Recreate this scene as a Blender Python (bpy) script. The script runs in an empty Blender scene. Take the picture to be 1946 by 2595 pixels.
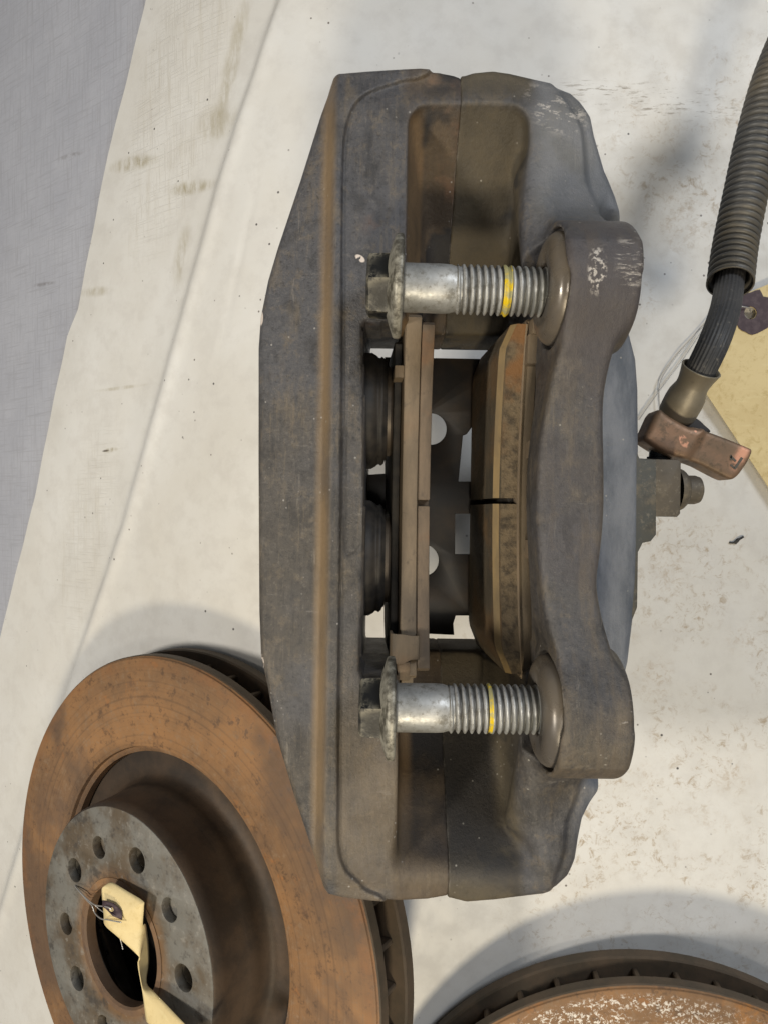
import bpy, bmesh, math, random
import numpy as np
from mathutils import Matrix, Vector, noise as mnoise
random.seed(7); rng = np.random.default_rng(7)
K = 0.00015            # metres per photo pixel at the top face of the caliper
F = 1750.0             # focal length in photo pixels
CX, CY = 973.0, 1297.5
D = 1750.0             # camera height above that face
scn = bpy.context.scene
COL = scn.collection

# ------------------------------------------------------------------ camera
cam_d = bpy.data.cameras.new("camera"); cam = bpy.data.objects.new("camera", cam_d)
COL.objects.link(cam); scn.camera = cam
cam.location = (0, 0, D*K)
cam_d.sensor_fit = 'VERTICAL'; cam_d.sensor_height = 24; cam_d.lens = 24*F/2595
cam_d.clip_start = 0.01; cam_d.clip_end = 50

# ------------------------------------------------------------------ light
w = bpy.data.worlds.new("World"); scn.world = w; w.use_nodes = True
bg = w.node_tree.nodes["Background"]; bg.inputs[0].default_value = (0.93, 0.97, 1.0, 1); bg.inputs[1].default_value = 0.14
def lamp(name, d, dist, size, power, col):
    l = bpy.data.lights.new(name, 'AREA'); l.shape = 'DISK'; l.size = size; l.energy = power; l.color = col
    o = bpy.data.objects.new(name, l); COL.objects.link(o)
    v = Vector(d).normalized(); tgt = Vector((0, 0, -0.09))
    o.location = tgt + v*dist; o.rotation_euler = v.to_track_quat('Z', 'Y').to_euler()
    return o
lamp("lamp_front", (-0.06, -0.86, 1.0), 1.3, 0.16, 8.6, (1.0, 0.87, 0.64))
lamp("lamp_overhead", (0.02, -0.17, 1.0), 1.3, 0.16, 2.0, (1.0, 0.93, 0.82))
lamp("lamp_side", (-1.12, -0.22, 1.0), 1.5, 0.20, 12.8, (1.0, 0.94, 0.84))
lamp("lamp_back", (0.62, 0.66, 1.0), 1.4, 0.42, 7.4, (0.86, 0.92, 1.0))
scn.view_settings.view_transform = 'Standard'; scn.view_settings.look = 'None'
scn.view_settings.exposure = 0; scn.view_settings.gamma = 1

# ------------------------------------------------------------------ helpers: photo pixel -> world (units of px)
def WP(px, py, z):
    s = (D - z)/F
    return np.array([(px - CX)*s, -(py - CY)*s, z])
A0 = math.radians(0.9)          # the caliper lies turned by this much
ca, sa = math.cos(A0), math.sin(A0)
def CLx(px, py, z):             # photo pixel -> caliper frame
    X, Y, _ = WP(px, py, z)
    return (X*ca - Y*sa, X*sa + Y*ca)
def CD(pts, z):                 # list given in 1659-wide view pixels
    return [CLx(x*1.17302, y*1.17302, z) for x, y in pts]
def smooth_poly(pts, n=5, closed=True):
    P = [np.array(p, float) for p in pts]; N = len(P); out = []
    rngi = range(N) if closed else range(N-1)
    for i in rngi:
        g = (lambda j: P[j % N]) if closed else (lambda j: P[min(max(j, 0), N-1)])
        p0, p1, p2, p3 = g(i-1), g(i), g(i+1), g(i+2)
        for k in range(n):
            t = k/n
            out.append(0.5*((2*p1) + (-p0+p2)*t + (2*p0-5*p1+4*p2-p3)*t*t + (-p0+3*p1-3*p2+p3)*t**3))
    if not closed: out.append(P[-1])
    return out

# ------------------------------------------------------------------ helpers: objects
def mesh_np(name, v, f, smooth=True):
    v = np.asarray(v, np.float32)*K
    me = bpy.data.meshes.new(name)
    if isinstance(f, np.ndarray):
        n = len(f); q = f.shape[1]
        me.vertices.add(len(v)); me.vertices.foreach_set('co', v.ravel())
        me.loops.add(n*q); me.loops.foreach_set('vertex_index', f.astype(np.int32).ravel())
        me.polygons.add(n); me.polygons.foreach_set('loop_start', np.arange(0, n*q, q, dtype=np.int32))
        me.update(calc_edges=True)
    else:
        me.from_pydata([tuple(p) for p in v], [], [tuple(q) for q in f]); me.update()
    if smooth: me.polygons.foreach_set('use_smooth', np.ones(len(me.polygons), bool))
    me.validate()
    return me
def sharp(me, deg=35):
    try: me.set_sharp_from_angle(angle=math.radians(deg))
    except Exception: pass
    return me
def link(name, me, mat, parent=None):
    o = bpy.data.objects.new(name, me); COL.objects.link(o)
    if mat: me.materials.clear(); me.materials.append(mat)
    if parent: o.parent = parent
    return o
def thing(name, label, cat, loc=(0, 0, 0), rot=None, group=None):
    e = bpy.data.objects.new(name, None); COL.objects.link(e); e.empty_display_size = 0.02
    e.location = Vector(loc)*K
    if rot is not None: e.rotation_euler = rot
    e['label'] = label; e['category'] = cat
    if group: e['group'] = group
    return e
def xf(v, M):
    v = np.asarray(v, float); M = np.array(M)
    return v @ M[:3, :3].T + M[:3, 3]
def frame(a, b, up=(0, 0, 1)):
    a = Vector(a); z = (Vector(b)-a).normalized(); u = Vector(up)
    if abs(z.dot(u)) > 0.98: u = Vector((0, 1, 0))
    x = u.cross(z).normalized(); y = z.cross(x)
    return np.array([[x.x, y.x, z.x, a.x], [x.y, y.y, z.y, a.y], [x.z, y.z, z.z, a.z], [0, 0, 0, 1]])
XAX = np.array([[0, 0, 1, 0], [0, 1, 0, 0], [-1, 0, 0, 0], [0, 0, 0, 1.0]])   # local z -> world x, local x -> -z
def lathe(prof, n=64, M=None, closed=False, jit=0):
    P = np.array(prof, float); m = len(P)
    th = np.linspace(0, 2*np.pi, n, endpoint=False)
    v = np.zeros((m, n, 3)); v[:, :, 0] = P[:, :1]*np.cos(th); v[:, :, 1] = P[:, :1]*np.sin(th); v[:, :, 2] = P[:, 1:2]
    idx = np.arange(m*n).reshape(m, n); f = []
    rows = range(m if closed else m-1)
    fs = []
    for i in rows:
        a = idx[i]; b = idx[(i+1) % m]
        fs.append(np.stack([a, np.roll(a, -1), np.roll(b, -1), b], 1))
    v = v.reshape(-1, 3)
    if M is not None: v = xf(v, M)
    return v, np.concatenate(fs)
def tube(path, rad, n=24, prof=None, caps=True):
    P = np.array(path, float); m = len(P)
    T = np.gradient(P, axis=0); T /= np.linalg.norm(T, axis=1)[:, None]
    N = np.zeros_like(P); u = np.cross(T[0], [0.3, 0.2, 1.0]); u /= np.linalg.norm(u)
    for i in range(m):
        u = u - T[i]*(u @ T[i]); u /= np.linalg.norm(u); N[i] = u
    B = np.cross(T, N)
    th = np.linspace(0, 2*np.pi, n, endpoint=False)
    R = np.broadcast_to(np.asarray(rad, float).reshape(-1, 1), (m, 1)) if np.ndim(rad) else np.full((m, 1), float(rad))
    R = R*np.ones((1, n))
    if prof is not None: R = R + prof[None, :]
    v = P[:, None, :] + N[:, None, :]*(R*np.cos(th))[:, :, None] + B[:, None, :]*(R*np.sin(th))[:, :, None]
    idx = np.arange(m*n).reshape(m, n); fs = []
    for i in range(m-1):
        a, b = idx[i], idx[i+1]
        fs.append(np.stack([a, np.roll(a, -1), np.roll(b, -1), b], 1))
    f = [tuple(q) for q in np.concatenate(fs)]
    if caps: f += [tuple(idx[0][::-1]), tuple(idx[-1])]
    return v.reshape(-1, 3), f
def join(parts):
    V = []; Fs = []; o = 0
    for v, f in parts:
        V.append(np.asarray(v, float)); Fs += [tuple(int(i)+o for i in q) for q in f]; o += len(v)
    return np.concatenate(V), Fs
def box(x0, x1, y0, y1, z0, z1):
    v = [(x, y, z) for x in (x0, x1) for y in (y0, y1) for z in (z0, z1)]
    return np.array(v, float), [(0, 1, 3, 2), (4, 6, 7, 5), (0, 4, 5, 1), (2, 3, 7, 6), (0, 2, 6, 4), (1, 5, 7, 3)]
def circle(cx, cy, r, n=28):
    return [(cx+r*math.cos(2*math.pi*i/n), cy+r*math.sin(2*math.pi*i/n)) for i in range(n)]
def plate(name, outer, holes, z0, z1, bev=0.0, M=None):
    """outline with holes, extruded between z0 and z1 -> mesh"""
    cu = bpy.data.curves.new('c', 'CURVE'); cu.dimensions = '2D'; cu.fill_mode = 'BOTH'
    for poly in [outer]+list(holes):
        s = cu.splines.new('POLY'); s.points.add(len(poly)-1)
        for p, q in zip(s.points, poly): p.co = (q[0]*K, q[1]*K, 0, 1)
        s.use_cyclic_u = True
    cu.extrude = ((z1-z0)/2-bev)*K; cu.bevel_depth = bev*K; cu.bevel_resolution = 1; cu.offset = -bev*K
    o = bpy.data.objects.new('c', cu); COL.objects.link(o)
    dg = bpy.context.evaluated_depsgraph_get(); dg.update()
    me = bpy.data.meshes.new_from_object(o.evaluated_get(dg))
    bpy.data.objects.remove(o); bpy.data.curves.remove(cu)
    me.name = name
    me.transform(Matrix.Translation((0, 0, (z0+z1)/2*K)))
    if M is not None:
        MM = Matrix(M.tolist() if hasattr(M, 'tolist') else M).copy(); MM.translation = MM.translation*K
        me.transform(MM)
    bm = bmesh.new(); bm.from_mesh(me); bmesh.ops.remove_doubles(bm, verts=bm.verts, dist=1e-6)
    bmesh.ops.recalc_face_normals(bm, faces=bm.faces); bm.to_mesh(me); bm.free()
    me.polygons.foreach_set('use_smooth', np.ones(len(me.polygons), bool)); sharp(me, 40)
    return me
def bevelled(me, width, seg=2):
    bm = bmesh.new(); bm.from_mesh(me)
    es = [e for e in bm.edges if len(e.link_faces) == 2 and e.calc_face_angle(0) > 0.5]
    bmesh.ops.bevel(bm, geom=es, offset=width*K, segments=seg, affect='EDGES', clamp_overlap=True)
    bmesh.ops.recalc_face_normals(bm, faces=bm.faces)
    bm.to_mesh(me); bm.free(); me.polygons.foreach_set('use_smooth', np.ones(len(me.polygons), bool)); sharp(me, 30)
    return me

# ------------------------------------------------------------------ helpers: signed distance modelling
def smin(a, b, k):
    h = np.maximum(k-np.abs(a-b), 0)/k
    return np.minimum(a, b)-h*h*k*0.25
def smax(a, b, k): return -smin(-a, -b, k)
def sstep(x): x = np.clip(x, 0, 1); return x*x*(3-2*x)
def polysdf(poly, x, y):
    P = np.array(poly, np.float32); d = np.full(np.broadcast(x, y).shape, 1e12, np.float32); s = np.ones_like(d)
    N = len(P)
    for i in range(N):
        a = P[i]; b = P[i-1]
        ex, ey = b-a; wx = x-a[0]; wy = y-a[1]
        t = np.clip((wx*ex+wy*ey)/(ex*ex+ey*ey+1e-9), 0, 1)
        d = np.minimum(d, (wx-ex*t)**2+(wy-ey*t)**2)
        c1 = y >= a[1]; c2 = y < b[1]; c3 = ex*wy > ey*wx
        flip = (c1 & c2 & c3) | (~c1 & ~c2 & ~c3)
        s = np.where(flip, -s, s)
    return s*np.sqrt(d)
class Grid:
    def __init__(g, lo, hi, st):
        g.lo = np.array(lo, float); g.st = st
        n = [int(math.ceil((hi[i]-lo[i])/st))+1 for i in range(3)]
        ax = [lo[i]+st*np.arange(n[i]) for i in range(3)]
        g.x = ax[0].astype(np.float32)[:, None, None]; g.y = ax[1].astype(np.float32)[None, :, None]; g.z = ax[2].astype(np.float32)[None, None, :]
    def p2(g, poly): return polysdf(poly, g.x[:, :, 0], g.y[:, :, 0])[:, :, None]
def surface_nets(g, d):
    n = np.array(d.shape); s = d < 0
    c = np.zeros(n-1, np.uint8)
    for i in (0, 1):
        for j in (0, 1):
            for k in (0, 1):
                c += s[i:n[0]-1+i, j:n[1]-1+j, k:n[2]-1+k]
    cells = np.argwhere((c > 0) & (c < 8))
    acc = np.zeros((len(cells), 3)); cnt = np.zeros(len(cells))
    corners = [(i, j, k) for i in (0, 1) for j in (0, 1) for k in (0, 1)]
    I, J, L = cells.T
    val = {q: d[I+q[0], J+q[1], L+q[2]].astype(float) for q in corners}
    for a in corners:
        for ax in range(3):
            if a[ax] == 0:
                b = list(a); b[ax] = 1; b = tuple(b)
                va, vb = val[a], val[b]; m = (va < 0) != (vb < 0)
                t = np.where(m, va/np.where(m, va-vb, 1), 0)
                p = np.array(a, float)[None, :].repeat(len(cells), 0); p[:, ax] = t
                acc += p*m[:, None]; cnt += m
    V = (cells+acc/cnt[:, None])*g.st+g.lo
    idx = np.full(n-1, -1, np.int64); idx[I, J, L] = np.arange(len(cells))
    Q = []
    for ax in range(3):
        sl0 = [slice(None)]*3; sl1 = [slice(None)]*3
        sl0[ax] = slice(0, n[ax]-1); sl1[ax] = slice(1, n[ax])
        a = s[tuple(sl0)]; b = s[tuple(sl1)]
        e = np.argwhere(a != b); fl = a[tuple(e.T)]
        u, v = (ax+1) % 3, (ax+2) % 3
        ok = (e[:, u] > 0) & (e[:, v] > 0) & (e[:, u] < n[u]-1) & (e[:, v] < n[v]-1); e = e[ok]; fl = fl[ok]
        def at(du, dv):
            q = e.copy(); q[:, u] -= du; q[:, v] -= dv
            return idx[tuple(q.T)]
        q = np.stack([at(1, 1), at(0, 1), at(0, 0), at(1, 0)], 1)
        q[~fl] = q[~fl][:, ::-1]
        Q.append(q)
    return V, np.concatenate(Q)
def sdf_part(name, g, d, mat, parent, off):
    v, f = surface_nets(g, d)
    return link(name, mesh_np(name, v-np.array(off), f), mat, parent)

# ------------------------------------------------------------------ helpers: materials
class Mat:
    """coordinates are thing-frame photo pixels / 1000"""
    def __init__(s, name, base=(0, 0, 0), rand=0.0):
        s.m = bpy.data.materials.new(name); s.m.use_nodes = True; s.t = s.m.node_tree
        s.bsdf = s.t.nodes['Principled BSDF']
        tc = s.n('ShaderNodeTexCoord'); mp = s.n('ShaderNodeMapping')
        mp.inputs['Scale'].default_value = (1/(1000*K),)*3; mp.inputs['Location'].default_value = tuple(b/1000 for b in base)
        s.l(tc.outputs['Object'], mp.inputs['Vector']); s.co = mp.outputs[0]
        s.k = 0; s.bumps = []
        s.geo = s.n('ShaderNodeNewGeometry')
    def n(s, t, **kw):
        nd = s.t.nodes.new(t)
        for a, b in kw.items(): setattr(nd, a, b)
        return nd
    def l(s, a, b): s.t.links.new(a, b)
    def put(s, sock, v):
        if hasattr(v, 'is_linked') or hasattr(v, 'links'): s.l(v, sock)
        elif isinstance(v, (tuple, list)): sock.default_value = tuple(v) if len(v) != 3 or sock.type == 'VECTOR' else (*v, 1)
        else: sock.default_value = v
    def noise(s, scale, detail=5, rough=0.6, stretch=(1, 1, 1), dist=0.0, rot=(0, 0, 0)):
        s.k += 1
        mp = s.n('ShaderNodeMapping'); mp.inputs['Scale'].default_value = tuple(scale*q for q in stretch)
        mp.inputs['Location'].default_value = (s.k*3.17, s.k*1.31, s.k*2.23); mp.inputs['Rotation'].default_value = rot
        s.l(s.co, mp.inputs[0]); nz = s.n('ShaderNodeTexNoise'); nz.inputs['Scale'].default_value = 1
        nz.inputs['Detail'].default_value = detail; nz.inputs['Roughness'].default_value = rough; nz.inputs['Distortion'].default_value = dist
        s.l(mp.outputs[0], nz.inputs['Vector']); return nz.outputs['Fac']
    def voro(s, scale, stretch=(1, 1, 1)):
        s.k += 1
        mp = s.n('ShaderNodeMapping'); mp.inputs['Scale'].default_value = tuple(scale*q for q in stretch)
        mp.inputs['Location'].default_value = (s.k*3.17, s.k*1.31, s.k*2.23)
        s.l(s.co, mp.inputs[0]); nz = s.n('ShaderNodeTexVoronoi'); nz.inputs['Scale'].default_value = 1
        s.l(mp.outputs[0], nz.inputs['Vector']); return nz.outputs['Distance']
    def ramp(s, x, lo, hi, a=0.0, b=1.0):
        r = s.n('ShaderNodeMapRange'); r.interpolation_type = 'SMOOTHSTEP'
        if lo > hi: lo, hi, a, b = hi, lo, b, a
        s.put(r.inputs['Value'], x); r.inputs['From Min'].default_value = lo; r.inputs['From Max'].default_value = hi
        r.inputs['To Min'].default_value = a; r.inputs['To Max'].default_value = b; return r.outputs['Result']
    def math(s, op, a, b=0.0, clamp=False):
        m = s.n('ShaderNodeMath', operation=op, use_clamp=clamp); s.put(m.inputs[0], a); s.put(m.inputs[1], b); return m.outputs[0]
    def mul(s, *q):
        r = q[0]
        for x in q[1:]: r = s.math('MULTIPLY', r, x)
        return r
    def mix(s, f, a, b):
        m = s.n('ShaderNodeMix', data_type='RGBA'); s.put(m.inputs[0], f); s.put(m.inputs[6], a); s.put(m.inputs[7], b); return m.outputs[2]
    def ell(s, c, r, rot=0.0, soft=0.5):
        mp = s.n('ShaderNodeMapping', vector_type='TEXTURE')
        mp.inputs['Location'].default_value = tuple(q/1000 for q in c); mp.inputs['Rotation'].default_value = (0, 0, rot)
        mp.inputs['Scale'].default_value = tuple(q/1000 for q in r)
        s.l(s.co, mp.inputs[0]); v = s.n('ShaderNodeVectorMath', operation='LENGTH'); s.l(mp.outputs[0], v.inputs[0])
        return s.ramp(v.outputs['Value'], 1-soft, 1.0, 1.0, 0.0)
    def sep(s):
        q = s.n('ShaderNodeSeparateXYZ'); s.l(s.co, q.inputs[0]); return q.outputs
    def edge(s, lo=0.52, hi=0.6): return s.ramp(s.geo.outputs['Pointiness'], lo, hi)
    def bump(s, h, dist, strength=1.0): s.bumps.append((h, dist, strength))
    def done(s, col, rough=0.6, metal=0.0, spec=0.5, **kw):
        s.put(s.bsdf.inputs['Base Color'], col); s.put(s.bsdf.inputs['Roughness'], rough); s.put(s.bsdf.inputs['Metallic'], metal)
        s.put(s.bsdf.inputs['Specular IOR Level'], spec)
        for a, b in kw.items(): s.put(s.bsdf.inputs[a], b)
        prev = None
        for h, dist, st in s.bumps:
            b = s.n('ShaderNodeBump'); b.inputs['Distance'].default_value = dist*K; b.inputs['Strength'].default_value = st
            s.l(h, b.inputs['Height'])
            if prev: s.l(prev, b.inputs['Normal'])
            prev = b.outputs['Normal']
        if prev: s.l(prev, s.bsdf.inputs['Normal'])
        return s.m

# ================================================================== the sheet and the grey panel for the shade beside it
DISC_N = np.array([-0.5604, 0.01098, 0.82815])
SL = 0.6767
def Hbase(X, Y):
    t = -(X+468.0)/150.0
    return -1200.0-SL*150.0*np.logaddexp(0, t)
def sheet_pt(px, py, H):
    z = -1200.0
    for _ in range(60):
        p = WP(px, py, z); z = 0.6*z+0.4*float(H(p[0], p[1]))
    return WP(px, py, z)
crease = np.array([sheet_pt(x, y, Hbase)[:2] for x, y in [(760, -200), (704, 0), (640, 190), (560, 430), (490, 680), (440, 860), (385, 1060), (310, 1330), (235, 1548), (150, 1800), (60, 2100), (-30, 2400), (-120, 2700)]])
edge_l = np.array([sheet_pt(x, y, Hbase)[:2] for x, y in [(410, -250), (361, 0), (312, 200), (265, 384), (225, 600), (192, 780), (165, 850), (122, 1050), (81, 1260), (40, 1430), (0, 1590), (-60, 1850), (-120, 2150), (-200, 2600), (-260, 2900)]])
def cx_of(poly, Y):
    o = np.argsort(poly[:, 1]); return np.interp(Y, poly[o, 1], poly[o, 0])
def H(X, Y):
    z = Hbase(X, Y)
    dx = X-cx_of(crease, Y)
    z = z-34*sstep(-dx/54+0.5)+16*np.exp(-((dx-30)/44)**2)-8*np.exp(-((dx+150)/90)**2)*(0.6+0.4*np.sin(Y*0.0035))
    far = sstep((Y+700)/500)
    z = z+far*(5*np.sin(X*0.004+Y*0.0021)+4*np.sin(X*0.0093-Y*0.0041+1.3)+2.5*np.sin(X*0.021+Y*0.011+2))*sstep((np.hypot(X-100, Y-60)-700)/900)
    # small wrinkles near the bleed screw and a soft groove on the left strip
    q = (X-1010)*0.5+(Y-55)*0.86
    z = z+9*np.sin(q*0.06)*np.exp(-((X-1010)/90)**2-((Y-50)/140)**2)
    g = X-(-640+0.26*(Y-1150)); z = z-6*np.exp(-(g/14)**2)*np.exp(-((Y-1150)/330)**2)
    return z
nY = 400
Ys = np.linspace(-4600, 4600, nY)
xe = cx_of(edge_l, Ys)
us = np.concatenate([np.linspace(0, 0.42, 120)[:-1], np.linspace(0.42, 1, 110)])
X2 = xe[:, None]+(2700-xe[:, None])*us[None, :]; Y2 = np.repeat(Ys[:, None], len(us), 1)
Z2 = H(X2, Y2)
def gridmesh(X, Y, Z):
    a, b = X.shape; i = np.arange(a*b).reshape(a, b)
    return np.stack([X, Y, Z], -1).reshape(-1, 3), np.stack([i[:-1, :-1], i[:-1, 1:], i[1:, 1:], i[1:, :-1]], -1).reshape(-1, 4)

def SP(px, py): return tuple(sheet_pt(px, py, Hbase))
m = Mat('white_sheet_plastic')
cl = m.noise(2.2, 5, 0.6); fine = m.noise(34, 4, 0.6); cloud = m.noise(9, 5, 0.65)
col = m.mix(m.ramp(cl, 0.3, 0.75), (0.70, 0.69, 0.665), (0.645, 0.625, 0.585))
col = m.mix(m.ramp(cloud, 0.42, 0.68, 0, 0.42), col, (0.55, 0.53, 0.50))
# brown grime on the right and the lower right
right = m.math('MAXIMUM', m.ell(SP(1780, 1950), (1300, 1900, 4000), 0.1, 0.55), m.ell(SP(1800, 350), (700, 700, 4000), 0, 0.8))
gr = m.mul(m.ramp(m.noise(24, 8, 0.8, dist=0.6), 0.50, 0.66), m.ramp(m.noise(3.0, 3), 0.34, 0.62), right)
col = m.mix(m.mul(gr, 0.85), col, (0.34, 0.25, 0.15))
spk = m.mul(m.ramp(m.voro(21), 0.12, 0.07), m.ramp(m.noise(9, 2), 0.5, 0.58), m.ramp(m.noise(4.5, 2), 0.46, 0.6))
col = m.mix(m.mul(spk, 0.85), col, (0.07, 0.05, 0.04))
spk2 = m.mul(m.ramp(m.voro(7.5), 0.05, 0.03), m.ramp(m.noise(2.2, 2), 0.4, 0.5))
col = m.mix(m.mul(spk2, 0.9), col, (0.03, 0.025, 0.025))
for c_, r_, a_, k_ in [((1700, 1450), (120, 170, 4000), 0.3, 0.5), ((1660, 1720), (110, 150, 4000), -0.2, 0.6), ((1880, 1620), (110, 90, 4000), 0.2, 0.45), ((1640, 1985), (60, 130, 4000), 0.1, 0.5), ((1860, 1960), (130, 110, 4000), 0.4, 0.45), ((1800, 2080), (220, 60, 4000), -0.4, 0.4), ((1720, 560), (140, 240, 4000), 0.1, 0.4), ((1640, 760), (80, 160, 4000), 0, 0.45)]:
    e = m.mul(m.ell(SP(*c_), r_, a_, 0.85), m.ramp(m.noise(34, 8, 0.8, dist=0.5), 0.47, 0.66), k_); col = m.mix(e, col, (0.36, 0.25, 0.14))
# scratched rows at the upper right
rows = m.mul(m.ell(SP(1650, 255), (520, 90, 4000), -0.12, 0.5), m.ramp(m.noise(13, 6, 0.75, stretch=(0.9, 5, 1), rot=(0, 0, 0.1)), 0.53, 0.63))
col = m.mix(m.mul(rows, 0.75), col, (0.22, 0.18, 0.13))
# brush streaks and olive smears on the left strip
strip = m.math('MAXIMUM', m.ell(SP(440, 250), (330, 900, 4000), -0.27, 0.4), m.ell(SP(210, 1350), (230, 900, 4000), -0.27, 0.6))
st = m.mul(strip, m.ramp(m.noise(3.4, 7, 0.7, stretch=(9, 0.7, 3), rot=(0, 0, 0.27)), 0.5, 0.74))
col = m.mix(m.mul(st, 0.30), col, (0.42, 0.37, 0.27))
for c, r, a, k in [((330, 405), (210, 52, 4000), -0.22, 0.75), ((480, 465), (180, 44, 4000), -0.2, 0.75), ((585, 140), (60, 420, 4000), -0.27, 0.5), ((545, 300), (150, 110, 4000), -0.3, 0.5),
                   ((275, 1139), (62, 18, 4000), 0.05, 0.95), ((240, 735), (160, 36, 4000), -0.16, 0.5), ((455, 640), (60, 190, 4000), -0.2, 0.45), ((300, 980), (240, 14, 4000), -0.02, 0.4)]:
    e = m.mul(m.ell(SP(*c), r, a, 0.75), m.ramp(m.noise(11, 6, 0.7, stretch=(2.2, 0.6, 1)), 0.32, 0.66), k)
    col = m.mix(e, col, (0.30, 0.25, 0.13))
e = m.mul(m.ell(SP(262, 1141), (34, 8, 4000), 0.03, 0.7), 0.9); col = m.mix(e, col, (0.08, 0.06, 0.04))
wv1 = m.noise(1, 3, 0.6, stretch=(110, 5, 5), rot=(0, 0, 0.27)); wv2 = m.noise(1, 3, 0.6, stretch=(5, 110, 5), rot=(0, 0, 0.27))
wv = m.mul(strip, m.ramp(m.math('MAXIMUM', wv1, wv2), 0.52, 0.68)); col = m.mix(m.mul(wv, 0.22), col, (0.47, 0.44, 0.38))
m.bump(m.noise(5, 6, 0.6), 3.0, 0.5); m.bump(fine, 1.2, 0.5); m.bump(wv, 1.5, 0.5); m.bump(m.noise(1.6, 3, 0.5), 14, 0.5)
sheet = link('white_sheet', mesh_np('white_sheet', *gridmesh(X2, Y2, Z2)), m.done(col, m.ramp(cloud, 0.3, 0.7, 0.42, 0.62), 0, 0.4))
sheet['kind'] = 'structure'; sheet['label'] = 'soiled off-white plastic sheet spread under the brake parts'
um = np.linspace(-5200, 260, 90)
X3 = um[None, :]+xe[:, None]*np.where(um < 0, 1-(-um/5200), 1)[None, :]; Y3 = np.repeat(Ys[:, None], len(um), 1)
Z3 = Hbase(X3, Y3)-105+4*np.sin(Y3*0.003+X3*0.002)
m = Mat('shade_panel_grey')  # grey panel added in place of a cast shadow on the sheet
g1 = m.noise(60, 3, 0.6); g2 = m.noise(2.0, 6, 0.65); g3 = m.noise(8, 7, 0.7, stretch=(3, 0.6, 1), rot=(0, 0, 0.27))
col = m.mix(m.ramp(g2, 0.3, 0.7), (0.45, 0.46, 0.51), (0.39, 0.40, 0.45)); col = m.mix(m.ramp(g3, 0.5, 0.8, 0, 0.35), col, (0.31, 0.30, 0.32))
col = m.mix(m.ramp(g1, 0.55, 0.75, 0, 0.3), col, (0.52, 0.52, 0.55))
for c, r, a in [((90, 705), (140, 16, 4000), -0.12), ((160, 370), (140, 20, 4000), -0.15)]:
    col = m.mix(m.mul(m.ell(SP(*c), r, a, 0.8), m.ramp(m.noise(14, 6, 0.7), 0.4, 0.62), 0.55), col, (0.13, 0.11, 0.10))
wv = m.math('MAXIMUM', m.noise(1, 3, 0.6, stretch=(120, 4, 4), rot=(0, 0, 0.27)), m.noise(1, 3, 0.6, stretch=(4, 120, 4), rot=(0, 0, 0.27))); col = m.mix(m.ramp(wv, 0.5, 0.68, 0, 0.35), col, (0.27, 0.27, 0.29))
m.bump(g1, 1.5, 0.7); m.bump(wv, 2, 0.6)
panel_o = link('shade_panel', mesh_np('shade_panel', *gridmesh(X3, Y3, Z3)), m.done(col, 0.55, 0, 0.4))
panel_o['kind'] = 'structure'; panel_o['label'] = 'blue-grey textured panel added as the shade beyond the left edge of the white sheet'

# ================================================================== brake caliper
CB = (0, 0, -690)     # base of the caliper
YC = 64.0; ZC = 796.0
cal = thing('brake_caliper', 'large dark grey brake caliper lying open side up in the middle of the white sheet', 'brake caliper', CB, (0, 0, -A0))
def body_material(name, blue, brown_amt, yshift=0.0):
    m = Mat(name, CB)
    x, y, z = m.sep()
    streak = m.noise(5.0, 7, 0.68, stretch=(2.6, 0.75, 1.6)); big = m.noise(2.3, 4, 0.6); med = m.noise(9, 6, 0.65); fine = m.noise(90, 3, 0.6)
    cool = (0.072, 0.071, 0.077); warm = (0.064, 0.055, 0.045); dust = (0.170, 0.132, 0.086); dark = (0.020, 0.019, 0.019)
    up = m.ramp(y, -0.25, 0.75)
    col = m.mix(m.math('MULTIPLY_ADD', m.ramp(big, 0.36, 0.66), 0.75, clamp=True), cool, warm)
    col = m.mix(m.math('SUBTRACT', m.ramp(big, 0.30, 0.62), m.mul(up, 0.75), True), cool, warm)
    mot = m.noise(18, 6, 0.75); col = m.mix(m.mul(m.ramp(mot, 0.52, 0.66), 0.4), col, dust); col = m.mix(m.mul(m.ramp(mot, 0.46, 0.34), 0.45), col, dark)
    col = m.mix(m.mul(m.ramp(streak, 0.52, 0.70), 0.5), col, dust)
    col = m.mix(m.mul(m.ramp(streak, 0.47, 0.33), 0.55), col, dark)
    col = m.mix(m.mul(m.ramp(med, 0.54, 0.68), 0.5), col, dark)
    hair = m.noise(24, 6, 0.75, stretch=(3.5, 0.22, 1.5)); col = m.mix(m.mul(m.ramp(hair, 0.54, 0.68), m.ramp(big, 0.42, 0.56), 0.4), col, dust); col = m.mix(m.mul(m.ramp(hair, 0.46, 0.34), m.ramp(big, 0.42, 0.56), 0.4), col, dark)
    grit = m.noise(75, 5, 0.85); col = m.mix(m.ramp(grit, 0.54, 0.68, 0, 0.32), col, (0.22, 0.195, 0.165)); col = m.mix(m.ramp(grit, 0.46, 0.34, 0, 0.7), col, dark)
    m.bump(grit, 2.6, 0.9)
    scuff = m.noise(9, 7, 0.8, stretch=(5, 0.35, 2), dist=0.3); col = m.mix(m.mul(m.ramp(scuff, 0.60, 0.66), m.ramp(med, 0.4, 0.55), 0.45), col, (0.24, 0.21, 0.175))
    scuff2 = m.noise(8, 7, 0.8, stretch=(0.6, 3.5, 2), dist=0.4, rot=(0, 0, 0.5)); col = m.mix(m.mul(m.ramp(scuff2, 0.62, 0.68), 0.4), col, (0.22, 0.20, 0.18))
    m.bump(hair, 2, 0.5)
    # the sides deep between the halves hold brown brake dust
    deep = m.mul(m.ramp(z, -0.03, -0.16), m.ramp(med, 0.25, 0.6, 0.55, 1.0))
    return m, col, x, y, z, streak, big, med, fine, dust, deep
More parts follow.
